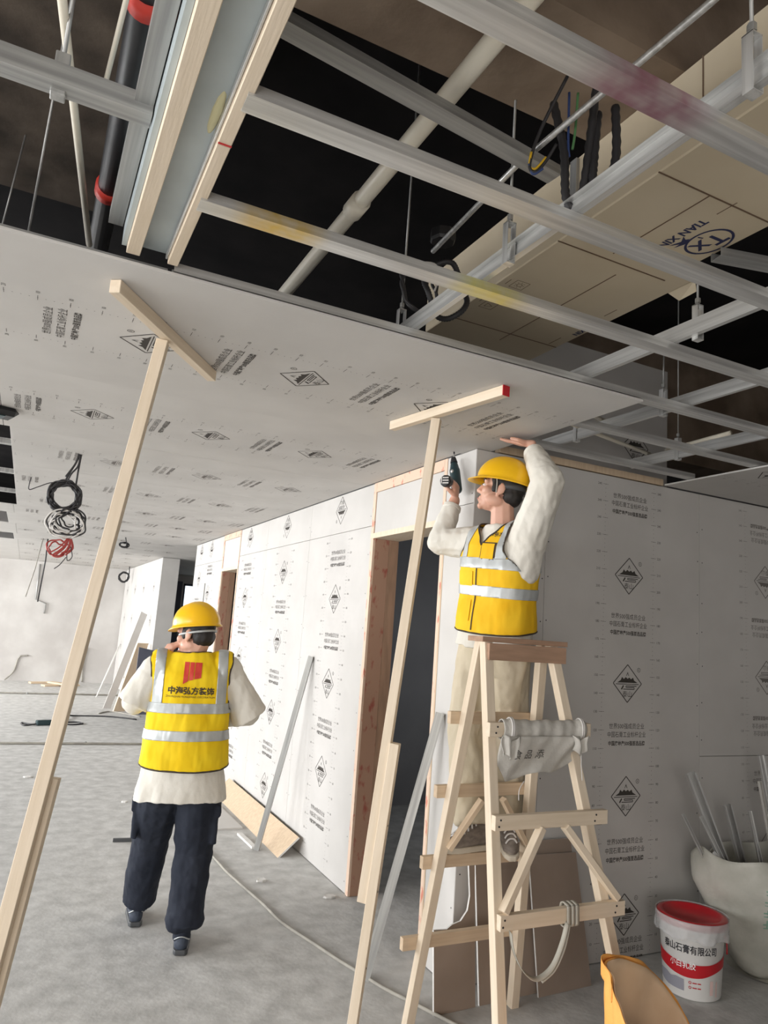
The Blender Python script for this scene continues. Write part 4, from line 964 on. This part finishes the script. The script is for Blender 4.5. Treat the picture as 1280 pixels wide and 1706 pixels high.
def hand(b, w, d, n, curl, thumb_side, spread=.0, k=1.0, thumb=(.75, .55, .25)):
    """wrist w, finger direction d, palm faces n; curl = bend per joint in degrees for each finger"""
    d, n = V(d).normalized(), V(n).normalized(); n = (n-d*n.dot(d)).normalized(); s = d.cross(n)*thumb_side
    w = V(w)
    kn = [w+d*(.088-.004*abs(i-1)**1.4)*k+s*(.031-.0205*i)*k for i in range(4)]
    b.hull([p+q*.0115*k for p in kn for q in ico_pts()]+[w+q*.0205*k for q in ico_pts()]+[w+s*.02*k+d*.03*k+q*.012*k for q in ico_pts()])
    for i, L in enumerate((.071, .080, .074, .058)):
        p = kn[i]; dd = (d+s*(spread*(1.5-i)*.1)).normalized(); c = math.radians(curl if not isinstance(curl, (list, tuple)) else curl[i])
        for j, fr in enumerate((.46, .30, .24)):
            a = c*(.8 if j == 0 else 1.0); dd = (dd*math.cos(a)+n*math.sin(a)).normalized() if j == 0 else (dd*math.cos(a)+(n-dd*n.dot(dd)).normalized()*math.sin(a)).normalized() if (n-dd*n.dot(dd)).length > .15 else (dd*math.cos(a)+(-d)*math.sin(a)).normalized()
            q = p+dd*L*fr*k; r = (.0092-.0008*j)*k*(.9 if i == 3 else 1); b.caps(p, q, r+.0006, r); p = q
    t0 = w+d*.028*k+s*.022*k; t1 = t0+(d*thumb[0]*.7+s*thumb[1]+n*thumb[2]).normalized()*.042*k; t2 = t1+(d*1.0+s*.15+n*thumb[2]*1.6).normalized()*.034*k
    b.chain([t0, t1, t2], [.0135*k, .0115*k, .0095*k])
def head(b, H, k=1.0):
    E = lambda c, r: b.hull([H @ (V(c)*k+V((q.x*r[0], q.y*r[1], q.z*r[2]))*k) for q in ico_pts()])
    CP = lambda p, q, r0, r1: b.caps(H @ (V(p)*k), H @ (V(q)*k), r0*k, r1*k)
    E((0, -.012, .035), (.075, .096, .086)); E((0, .03, -.03), (.061, .062, .085)); E((0, .048, -.080), (.040, .037, .035))
    CP((-.010, .073, -.102), (.010, .073, -.102), .016, .016)
    CP((0, .086, .008), (0, .103, -.030), .009, .0135); CP((-.012, .092, -.036), (.012, .092, -.036), .009, .009)
    CP((-.018, .086, -.064), (.018, .086, -.064), .008, .008); CP((-.015, .086, -.077), (.015, .086, -.077), .009, .009)
    CP((-.042, .074, .018), (.042, .074, .018), .014, .014)
    for s in (-1, 1):
        E((.042*s, .058, -.026), (.026, .028, .026)); E((.052*s, .012, -.062), (.022, .045, .03))
        E((.079*s, -.008, -.006), (.009, .020, .030)); E((.074*s, .002, -.028), (.009, .012, .014))
def helmet(par, H, tilt=0.0, m='helmet', vis=.036):
    nu, nv = 56, 16; vs = []; fs = []
    for j in range(nv+1):
        t = j/nv*math.pi/2; rr = math.sin(t)**.92; zz = math.cos(t)
        for i in range(nu):
            a = 2*math.pi*i/nu; x, y = math.sin(a), math.cos(a)
            rib = 1+.035*max(0, 1-abs(rr*x)/.16)*(1 if zz > .12 else zz/.12)+.015*max(0, 1-abs(abs(rr*x)-.42)/.1)*(1 if zz > .2 else zz/.2)
            vs.append(V((.108*rr*x*rib*.97, .130*rr*y*rib-.004, .048+.118*zz*rib)))
    for fl_, dz in ((.006, -.006), (.018, -.012), (1, -.016)):
        for i in range(nu):
            a = 2*math.pi*i/nu; x, y = math.sin(a), math.cos(a)
            e = (.011+vis*max(0, y)**2.2) if fl_ == 1 else fl_*.6
            vs.append(V(((.105+e*.75)*x, (.130+e)*y-.004, .048+dz-(.012*max(0, y)**2 if fl_ == 1 else 0))))
    N = nv+4
    for j in range(N-1):
        for i in range(nu): fs.append((j*nu+i, (j+1)*nu+i, (j+1)*nu+(i+1) % nu, j*nu+(i+1) % nu))
    me = me_from(vs, fs, True); bm = bmesh.new(); bm.from_mesh(me); bmesh.ops.remove_doubles(bm, verts=bm.verts, dist=.0004); bmesh.ops.recalc_face_normals(bm, faces=bm.faces); bm.to_mesh(me); bm.free()
    o = link('helmet', me, m, par); md = o.modifiers.new('s', 'SOLIDIFY'); md.thickness = .003; md.offset = 1
    put(o, H @ Matrix.Rotation(tilt, 4, 'X')); return o
def hair(par, H, low=-.075, front=.06):
    b = Blob(); E = lambda c, r: b.hull([H @ (V(c)+V((q.x*r[0], q.y*r[1], q.z*r[2]))) for q in ico_pts()])
    E((0, -.018, .036), (.0795, .098, .088)); E((0, -.045, -.015), (.072, .066, .062)); 
    for s in (-1, 1): E((.068*s, .022, .0), (.011, .020, .036))
    me = b.mesh(.006, 2); Hi = H.inverted()
    me = dele(me, lambda co: (lambda q: q.z < low or q.y > front or (q.y > .035 and q.z < -.03) or (q.z < -.028 and q.y > -.022 and abs(q.x) > .03))(Hi @ co))
    wrinkle(me, .003, 55, (1, 1, .4), 3); return part('hair', me, 'hair', par, .002)
def shoe(par, heel, toe, up, m, L=.27, laces=False, stripe=False):
    T = frame(heel, toe, up); P = lambda x, y, z: T @ V((x, y, z))
    b = Blob()
    b.hull([P(x, y, z)+q*r for x, y, z, r in ((0, .035, .045, .036), (0, .07, .05, .037), (0, .05, .085, .036)) for q in ico_pts()])
    b.hull([P(x, y, z)+q*r for x, y, z, r in ((0, .07, .05, .037), (.006, .15, .042, .036), (-.006, .19, .040, .034), (0, .08, .085, .033)) for q in ico_pts()])
    b.hull([P(x, y, z)+q*r for x, y, z, r in ((0, .15, .042, .038), (0, .225, .034, .028), (.012, .215, .032, .026), (-.014, .21, .032, .026)) for q in ico_pts()])
    o = part('shoe', b.mesh(.005, 3), m, par)
    b = Blob(); pts = []
    for y, wd in ((.0, .026), (.02, .036), (.08, .036), (.14, .040), (.20, .043), (.24, .034), (.262, .016)):
        for z in (0, .026): pts += [P(-wd, y, z), P(wd, y, z)]
    b.hull(pts); so_ = part('sole', b.mesh(.0045, 3), 'sole' if m == 'shoe_grey' else 'grey_plastic', o)
    if laces:
        ps = []
        for k in range(6):
            y = .10+.021*k; h = .128-.010*k; ps.append([P(-.026, y+.006, h-.02), P(-.012, y, h-.004), P(.012, y+.004, h-.004), P(.026, y+.01, h-.02)])
        q = tubes('laces', ps, .0042, 'cable_white', o); q['kind'] = 'stuff'
    if stripe:
        ps = [[P(.036*math.sin(a)*1.06, .045-.042*math.cos(a), .075+.012*math.cos(a*2)) for a in [-1.4+.28*k for k in range(11)]]]
        tubes('reflective_stripe', ps, .0032, 'reflect', o)
    return o
def face_bits(par, H):
    for s in (-1, 1):
        b = Blob(); b.ell(H @ V((.032*s, .0805, .0)), (.0115, .0118, .0075)); e = part('eye', b.mesh(.002, 1), 'eye_white', par)
        b = Blob(); b.ell(H @ V((.031*s, .0897, -.0005)), (.0058, .0042, .0058)); part('iris', b.mesh(.0015, 1), 'hair', e)
        b = Blob(); b.chain([H @ V((.016*s, .0925, .022)), H @ V((.034*s, .0895, .0275)), H @ V((.052*s, .0765, .022))], [.004, .0045, .003]); part('eyebrow', b.mesh(.002, 1), 'hair', par)
    b = Blob(); b.caps(H @ V((-.017, .0925, -.0705)), H @ V((.017, .0925, -.0705)), .0045, .0045); b.caps(H @ V((0, .095, -.0705)), H @ V((0, .0945, -.0705)), .006, .006)
    part('lips', b.mesh(.002, 1), mat('lips', srgb(176, 112, 104), None, .5), par)

def stripes(vest, par, T, zs, xs, zc, wd=.05, d=.0045):
    """reflective tape cut from the vest's own surface: bands round the body and straps over the shoulders"""
    R, U = T.to_3x3().col[0], T.to_3x3().col[2]
    for z in zs:
        a = T @ V((0, 0, z-wd/2)); c = T @ V((0, 0, z+wd/2))
        part('reflective_band', offset(cut(vest.data, [(a, U), (c, -U)]), d), 'reflect', par, .002)
    for x in xs:
        a = T @ V((x-wd/2, 0, 0)); c = T @ V((x+wd/2, 0, 0)); e = T @ V((0, 0, zc))
        part('reflective_strap', offset(cut(vest.data, [(a, R), (c, -R), (e, U)]), d*.85), 'reflect', par, .002)
def border(vest, name, m, par, r, keep=lambda co: True):
    """piping along the open edges of a garment"""
    bm = bmesh.new(); bm.from_mesh(vest.data); bm.edges.ensure_lookup_table()
    es = {e for e in bm.edges if e.is_boundary}; paths = []
    while es:
        e = es.pop(); a, c = e.verts; ch = [a, c]
        for endi in (1, 0):
            while True:
                v = ch[-1] if endi else ch[0]
                nx = [q for q in v.link_edges if q in es]
                if not nx: break
                q = nx[0]; es.remove(q); o_ = q.other_vert(v)
                if endi: ch.append(o_)
                else: ch.insert(0, o_)
        if len(ch) > 25: paths.append([v.co.copy() for v in ch])
    bm.free(); n = 0
    for ps in paths:
        ps = [p for p in ps if keep(p)][::3]
        if len(ps) < 6: continue
        for k in range(3): ps = [ps[0]]+[(ps[i-1]+ps[i]*2+ps[i+1])/4 for i in range(1, len(ps)-1)]+[ps[-1]]
        gaps = [i for i in range(1, len(ps)) if (ps[i]-ps[i-1]).length > .08]; runs = []; st_ = 0
        for g_ in gaps+[len(ps)]: runs.append(ps[st_:g_]); st_ = g_
        for rn in runs:
            if len(rn) > 4: tube(name, rn, r, m, par, 6); n += 1
    return n

# ---------------------------------------------------------------- walking man seen from behind
def walking_man():
    F = V((.2, .98, 0)).normalized(); R = F.cross(V((0, 0, 1)))
    base = V((.85, 3.95, 0))
    pr = thing('person', base, 'person in yellow helmet and reflective vest walking away, seen from behind, dark trousers', 'person')
    T = frame((.845, 3.95, .86), F, (-.015, .03, 1))
    Hd = frame((.838, 3.965, 1.572), (-.66, .72, -.12), (-.05, .05, 1))
    shL, shR = T @ V((-.185, 0, .52)), T @ V((.185, 0, .52))
    elL, wrL = V((.572, 4.02, 1.205)), V((.688, 4.05, 1.425))
    elR, wrR = V((1.155, 3.93, 1.17)), V((1.03, 4.14, 1.10))
    hipL, hipR = T @ V((-.088, 0, 0)), T @ V((.088, 0, 0))
    knR, anR = V((.955, 3.99, .46)), V((.925, 3.93, .09))
    knL, anL = V((.765, 4.18, .47)), V((.765, 4.33, .10))
    b = Blob(); head(b, Hd)
    nk = T @ V((0, -.005, .60)); b.caps(Hd @ V((0, -.025, -.05)), nk, .056, .062)
    b.rings(T, [(-.08, .13, .09, 0), (.1, .14, .10, 0), (.35, .16, .105, 0), (.5, .15, .09, 0), (.57, .07, .06, 0)])
    b.chain([shL, elL, wrL], [.05, .04, .028]); b.chain([shR, elR, wrR], [.05, .04, .028])
    b.chain([hipL, knL, anL], [.082, .056, .038]); b.chain([hipR, knR, anR], [.082, .056, .038])
    b.caps(anL, anL+F*.12-V((0, 0, .05)), .035, .03); b.caps(anR, anR+F*.12-V((0, 0, .05)), .035, .03)
    hand(b, wrL, (.50, -.12, .86), (.75, .25, -.3), [30, 38, 42, 46], -1)
    hand(b, wrR, (-.8, .5, .05), (.3, .2, -.9), 35, 1)
    part('body', b.mesh(.0055, 2), 'skin', pr)
    hair(pr, Hd, low=-.066, front=.05)
    h = helmet(pr, Hd, -.06, vis=.022)
    # goggles strap round the head
    vs = []
    pts = [Hd @ V((.0865*math.sin(a), -.012+.106*math.cos(a), .004-.012*math.cos(a))) for a in [2*math.pi*k/40 for k in range(41)]]
    ribbon('goggle_strap', pts[::2], .011, 'reflect', pr, Hd.to_3x3().col[2])
    # shirt
    b = Blob(); b.rings(T, [(-.125, .236, .160, .0), (.02, .212, .146, .0), (.22, .188, .132, .0), (.40, .186, .130, .0), (.52, .178, .11, .0), (.60, .085, .075, .0)])
    b.caps(shL, elL, .078, .066); b.frust(shL+(elL-shL)*.2, elL+(elL-shL)*.06, .078, .086); b.frust(elL, elL+(wrL-elL)*.45, .062, .052)
    b.caps(shR, elR, .084, .07); b.frust(elR, elR+(wrR-elR)*.75, .066, .05); b.frust(shR+(elR-shR)*.2, elR+(elR-shR)*.10, .084, .098)
    me = b.mesh(.007, 3); wrinkle(me, .008, 9, (1, 1, .55), 2); wrinkle(me, .003, 26, (1, 1, .6), 5)
    part('shirt', me, 'shirt', pr)
    # trousers with side pockets
    b = Blob(); b.rings(T, [(-.02, .19, .13, 0), (-.12, .198, .135, 0)]); 
    for hip, kn, an, sx, zz in ((hipL, knL, anL, -1, .17), (hipR, knR, anR, 1, .19)):
        hem = an+(kn-an).normalized()*(.03 if sx < 0 else .035)
        b.caps(hip+V((0, 0, -.03)), kn, .124, .096); b.frust(kn, hem, .096, .090); b.caps(kn, kn+(hem-kn)*.4, .096, .093)
        c = hip+(kn-hip)*.62+R*.082*sx; b.hull([c+R*x*sx+F*y+V((0, 0, z)) for x in (0, .03) for y in (-.075, .075) for z in (-.10, .09)])
        c = c+V((0, 0, .07)); b.hull([c+R*x*sx+F*y+V((0, 0, z)) for x in (0, .042) for y in (-.08, .08) for z in (-.03, .03)])
    # rolled cuff on the standing leg
    b.caps(anR+V((-.03, 0, .06)), anR+V((.055, 0, .057)), .066, .052)
    me = b.mesh(.007, 3); wrinkle(me, .008, 10, (1, 1, .7), 9); wrinkle(me, .004, 24, (1, 1, .8), 4)
    part('trousers', me, 'navy_trousers', pr)
    for an in (anL, anR):
        b = Blob(); b.frust(an-V((0, 0, .03)), an+V((0, 0, .12)), .044, .046); part('sock', b.mesh(.005, 2), 'navy_trousers', pr)
    shoe(pr, anR-F*.055-V((0, 0, .088)), F+R*.05, (0, 0, 1), 'shoe_navy', stripe=True)
    shoe(pr, anL-F*.055-V((0, 0, .097)), F-R*.12, (0, 0, 1), 'shoe_navy', stripe=True)
    # vest
    b = Blob(); b.rings(T, [(-.02, .226, .166, 0), (.06, .220, .160, 0), (.22, .206, .150, 0), (.40, .204, .147, 0), (.50, .196, .135, 0), (.565, .15, .105, 0), (.61, .10, .09, 0)])
    b.caps(shL+R*.03+V((0, 0, .012)), shL+R*.05+V((0, 0, -.05)), .096, .10); b.caps(shR-R*.03+V((0, 0, .012)), shR-R*.05+V((0, 0, -.05)), .096, .10)
    me = b.mesh(.007, 4); wrinkle(me, .009, 8, (1, 1, .45), 12); wrinkle(me, .004, 19, (1.3, 1, .5), 15)
    U = V((0, 0, 1)); Ti = T.inverted(); off = .006
    me = cut(me, [(T @ V((0, -.15, .030)), (U-.12*F).normalized())])
    me = dele(me, lambda co: (lambda q: abs(q.x) > .2 and q.z > .33 and ((q.y/.105)**2+((q.z-.45)/.13)**2 < 1 or abs(q.x) > .212))(Ti @ co))
    for k in range(4):
        bm = bmesh.new(); bm.from_mesh(me); bmesh.ops.smooth_vert(bm, verts=[v for v in bm.verts if v.is_boundary and (Ti @ v.co).z > .2], factor=.5, use_axis_x=True, use_axis_y=True, use_axis_z=True); bm.to_mesh(me); bm.free()
    me = dele(me, lambda co: (lambda q: (q.x*q.x+(q.y-.015)**2 < .0088 and q.z > .5))(Ti @ co))
    ve = part('vest', offset(me, .004), 'vest', pr, .003)
    stripes(ve, pr, T, (.20, .335), (-.158, .158), .335, .05)
    border(ve, 'piping', 'piping', pr, .0045)
    bm = bmesh.new(); bm.from_mesh(ve.data); bvv = BVHTree.FromBMesh(bm); bm.free()
    g = Ink(); g.add(text_mesh('中海弘方装饰', .039, bold=.0012), (0, 0)); g.add(text_mesh('ZHONGHAI HONGFANG DECORATION', .0135, squeeze=1.0), (0, -.020))
    drape('lettering', g, 'piping', pr, T @ V((.005, -.3, .405)), R, (0, 0, 1), bvv, .0028)
    g = Ink(); g.poly([(-.044, -.012), (-.020, .004), (-.020, .098), (-.044, .098)]); g.poly([(-.016, .006), (.006, .012), (.006, .098), (-.016, .098)]); g.poly([(.010, .014), (.044, .022), (.044, .098), (.010, .098)])
    drape('red_emblem', g, 'orange_red', pr, T @ V((.005, -.3, .463)), R, (0, 0, 1), bvv, .0028)
    return pr
walking_man()

# ---------------------------------------------------------------- worker on the ladder
def ladder_worker():
    F = V((-.98, -.18, 0)).normalized(); R = F.cross(V((0, 0, 1)))
    pr = thing('person', (2.03, 2.9, .72), 'person in yellow helmet and amber vest on the ladder, arms raised, drilling overhead', 'person')
    T = frame((2.04, 2.925, 1.60), F, (-.03, -.09, 1))
    Hd = frame((2.002, 2.865, 2.372), (-.74, .62, .24), (.22, -.18, 1))
    shL, shR = T @ V((-.165, .0, .535)), T @ V((.178, .015, .515))
    elL, wrL = V((2.078, 2.605, 2.385)), V((2.112, 2.775, 2.575))
    elR, wrR = V((1.853, 3.185, 2.125)), V((1.952, 3.215, 2.362))
    hipL, hipR = T @ V((-.082, 0, 0)), T @ V((.088, 0, 0))
    knR, anR = V((1.965, 3.0, 1.19)), V((1.955, 2.885, .80))
    knL, anL = V((2.145, 2.93, 1.17)), V((2.135, 2.925, .85))
    b = Blob(); head(b, Hd)
    b.caps(Hd @ V((0, -.022, -.05)), T @ V((0, 0, .60)), .055, .062)
    b.rings(T, [(-.08, .13, .09, 0), (.1, .135, .095, 0), (.35, .155, .105, 0), (.5, .14, .09, 0), (.58, .07, .06, 0)])
    b.chain([shL, elL, wrL], [.05, .041, .028]); b.chain([shR, elR, wrR], [.05, .042, .029])
    b.chain([hipL, knL, anL], [.08, .056, .038]); b.chain([hipR, knR, anR], [.08, .056, .038])
    hand(b, wrL+V((0, .005, .035)), (-.42, .88, .16), (0, -.1, 1), [4, 6, 8, 10], -1, 1.2, thumb=(.6, .8, .1))
    hand(b, wrR, (.02, -.02, 1), (-.64, .77, 0), [48, 58, 60, 62], 1, thumb=(.7, .6, .5))
    part('body', b.mesh(.005, 2), 'skin', pr)
    face_bits(pr, Hd); hair(pr, Hd, low=-.07, front=.058); helmet(pr, Hd, -.1)
    pts = [Hd @ V((.082*math.sin(a), -.012+.101*math.cos(a), .012-.022*math.cos(a))) for a in [math.pi/2+math.pi*k/20 for k in range(21)]]
    ribbon('helmet_band', pts, .026, 'grey_plastic', pr, Hd.to_3x3().col[2])
    for sx in (-1, 1): tubes('helmet_strap', [[Hd @ V((.083*sx, .03, .045)), Hd @ V((.0835*sx, .018, .01)), Hd @ V((.083*sx, .010, -.03))]], .003, 'cable_grey', pr)
    # shirt
    b = Blob(); b.rings(T, [(.015, .205, .155, 0), (.09, .19, .142, 0), (.22, .178, .128, 0), (.40, .186, .128, 0), (.52, .175, .11, 0), (.605, .082, .075, 0)])
    b.caps(shL, elL, .094, .076); b.frust(elL, elL+(wrL-elL)*.93, .076, .050); b.caps(elL, elL+(wrL-elL)*.5, .075, .062)
    b.caps(T @ V((-.13, 0, .40)), shL, .10, .085)
    b.caps(shR, elR, .085, .066); b.frust(elR, elR+(wrR-elR)*.84, .066, .046); b.caps(elR, elR+(wrR-elR)*.4, .066, .058)
    me = b.mesh(.0065, 3); wrinkle(me, .007, 10, (1, 1, .6), 21); wrinkle(me, .004, 24, (1, 1, .7), 25)
    part('shirt', me, 'shirt', pr)
    for nm, wr, el, r in (('cuff', wrL, elL, .049), ('cuff', wrR, elR, .047)):
        t = .86 if wr is wrL else .77; c0 = el+(wr-el)*t; c1 = el+(wr-el)*(t+.10); b = Blob(); b.frust(c0, c1, r+.004, r); part('cuff', b.mesh(.004, 2), 'shirt', pr)
    # trousers
    b = Blob(); b.rings(T, [(.05, .172, .125, 0), (-.06, .18, .13, 0), (-.10, .178, .128, 0)])
    for hip, kn, an, e in ((hipL, knL, anL, .0), (hipR, knR, anR, .03)):
        hem = an+(kn-an).normalized()*e
        b.caps(hip+V((0, 0, -.03)), kn, .118, .096); b.frust(kn, hem, .096, .088); b.caps(kn, kn+(hem-kn)*.5, .096, .092)
    me = b.mesh(.0065, 3); wrinkle(me, .014, 8, (1, 1, .35), 31); wrinkle(me, .006, 20, (1, 1, .6), 35)
    part('trousers', me, 'khaki', pr)
    shoe(pr, (2.035, 2.878, .722), (-.97, -.08, -.015), (0, 0, 1), 'shoe_grey', laces=True)
    shoe(pr, (2.165, 2.985, .80), (-.30, -.78, -.46), (-.2, -.36, .90), 'shoe_grey', laces=True)
    # vest
    b = Blob(); b.rings(T, [(.06, .206, .158, 0), (.14, .204, .152, 0), (.25, .196, .144, 0), (.40, .202, .144, 0), (.50, .188, .13, 0), (.565, .14, .10, 0), (.61, .098, .088, 0)])
    b.caps(T @ V((-.105, 0, .47)), T @ V((-.115, 0, .545)), .104, .088); b.caps(T @ V((.12, .01, .44)), T @ V((.12, .01, .515)), .10, .092)
    me = b.mesh(.0065, 4); wrinkle(me, .006, 8, (1, 1, .5), 41); wrinkle(me, .003, 20, (1, 1, .5), 45)
    Rt, Ut = T.to_3x3().col[0], T.to_3x3().col[2]; Ti = T.inverted()
    me = cut(me, [(T @ V((0, 0, .105)), (Ut+.12*F).normalized())])
    ax = (elL-shL).normalized()
    me = dele(me, lambda co: (lambda q: (q.x*q.x+(q.y-.02)**2 < .0084 and q.z > .52) or ((q.y/.115)**2+((q.z-.53)/.145)**2 < 1 and q.x < -.125) or q.x < -.225 or q.x > .222 or ((q.y/.10)**2+((q.z-.50)/.12)**2 < 1 and q.x > .15) or (q.y > 0 and abs(q.x) < .05*(q.z-.50)/.10 and q.z > .50))(Ti @ co))
    for k in range(4):
        bm = bmesh.new(); bm.from_mesh(me); bmesh.ops.smooth_vert(bm, verts=[v for v in bm.verts if v.is_boundary and (Ti @ v.co).z > .25], factor=.5, use_axis_x=True, use_axis_y=True, use_axis_z=True); bm.to_mesh(me); bm.free()
    ve = part('vest', offset(me, .004), 'vest_orange', pr, .003)
    stripes(ve, pr, T, (.285, .415), (-.118, .118), .415, .05)
    border(ve, 'piping', 'piping', pr, .0042)
    bm = bmesh.new(); bm.from_mesh(ve.data); bvv = BVHTree.FromBMesh(bm); bm.free()
    def patch(name, m, cx, cz, wd, hh, d=.004):
        g = Ink(); n = 8
        for i in range(n):
            for j in range(n):
                x0, x1 = cx-wd/2+wd*i/n, cx-wd/2+wd*(i+1)/n; z0, z1 = cz-hh/2+hh*j/n, cz-hh/2+hh*(j+1)/n; g.poly([(x0, z0), (x1, z0), (x1, z1), (x0, z1)])
        me_ = g.mesh(); bm = bmesh.new(); bm.from_mesh(me_); bmesh.ops.remove_doubles(bm, verts=bm.verts, dist=.0005)
        for v in bm.verts:
            p = T @ V((-v.co.x, .4, v.co.y)); hh_ = bvv.ray_cast(p, -F); v.co = (hh_[0]+F*d) if hh_[0] is not None else T @ V((-v.co.x, .15, v.co.y))
        bm.to_mesh(me_); bm.free(); return part(name, me_, m, pr, .002)
    patch('pocket_trim', 'piping', .05, .485, .082, .085, .0045); patch('chest_pocket', 'vest_orange', .05, .485, .070, .073, .0075)
    patch('lower_pocket', 'vest_orange', -.085, .35, .12, .07, .005); patch('lower_pocket', 'vest_orange', -.085, .20, .12, .10, .005); patch('zip', 'piping', 0, .26, .006, .30, .0035)
    g = Ink(); g.add(text_mesh('中海弘方', .022, bold=.0008), (0, 0))
    drape('lettering', g, 'piping', pr, T @ V((-.06, .3, .555)), -R, (0, 0, 1), bvv, .003)
    return pr
ladder_worker()

# ---------------------------------------------------------------- cordless drill in the raised right hand
dr = thing('cordless_drill', (1.985, 3.27, 2.45), 'black cordless drill driving a screw into the ceiling, held by the ladder worker', 'drill')
tip, d0, d1, hb, he = V((1.998, 3.325, 2.657)), V((1.992, 3.305, 2.575)), V((1.985, 3.255, 2.435)), V((1.986, 3.27, 2.468)), V((1.888, 3.185, 2.452))
b = Blob(); b.caps(d0, d0+(d1-d0)*.25, .022, .028); b.caps(d0+(d1-d0)*.25, d1, .030, .031); part('motor_housing', b.mesh(.004, 2), 'teal_plastic', dr)
b = Blob(); b.frust(d0+(d0-d1).normalized()*.015, d0+(d0-d1).normalized()*.05, .021, .013); part('chuck', b.mesh(.003, 1), 'black_plastic', dr)
tube('bit', [d0+(d0-d1).normalized()*.045, tip-(tip-d0).normalized()*.012], .0035, 'galv', dr, 8); tube('screw', [tip-(tip-d0).normalized()*.014, tip], .0045, 'black_ink', dr, 8)
b = Blob(); b.caps(hb, he, .019, .018); part('handle', b.mesh(.004, 2), 'black_plastic', dr)
ha = (he-hb).normalized(); hs = ha.cross(V((0, 0, 1))).normalized()
b = Blob(); b.hull([he+ha*a+(hs*math.cos(t)*.030+V((0, 0, 1))*(math.sin(t)*.033-.003))*q for a, q in ((-.01, .8), (.0, 1), (.046, 1), (.055, .86)) for t in [k*math.pi/5 for k in range(10)]]); bt = part('battery', b.mesh(.004, 2), 'black_plastic', dr)
g = Ink()
for k in range(3): g.line((-.02, .014-.014*k), (.012, .014-.014*k), .006)
g.line((.018, .016), (.018, -.016), .005)
o = link('pale_label', g.mesh(), 'cable_white', bt); mw = Matrix((hs, V((0, 0, 1)), -ha if False else hs.cross(V((0, 0, 1))))).transposed().to_4x4(); mw.translation = he+ha*.0565; put(o, mw)
b = Blob(); b.ell(d0+(d1-d0)*.3-hs*.028*0+V((-.026, -.014, 0)), (.010, .010, .012)); part('steel_collar', b.mesh(.003, 1), 'galv', dr)
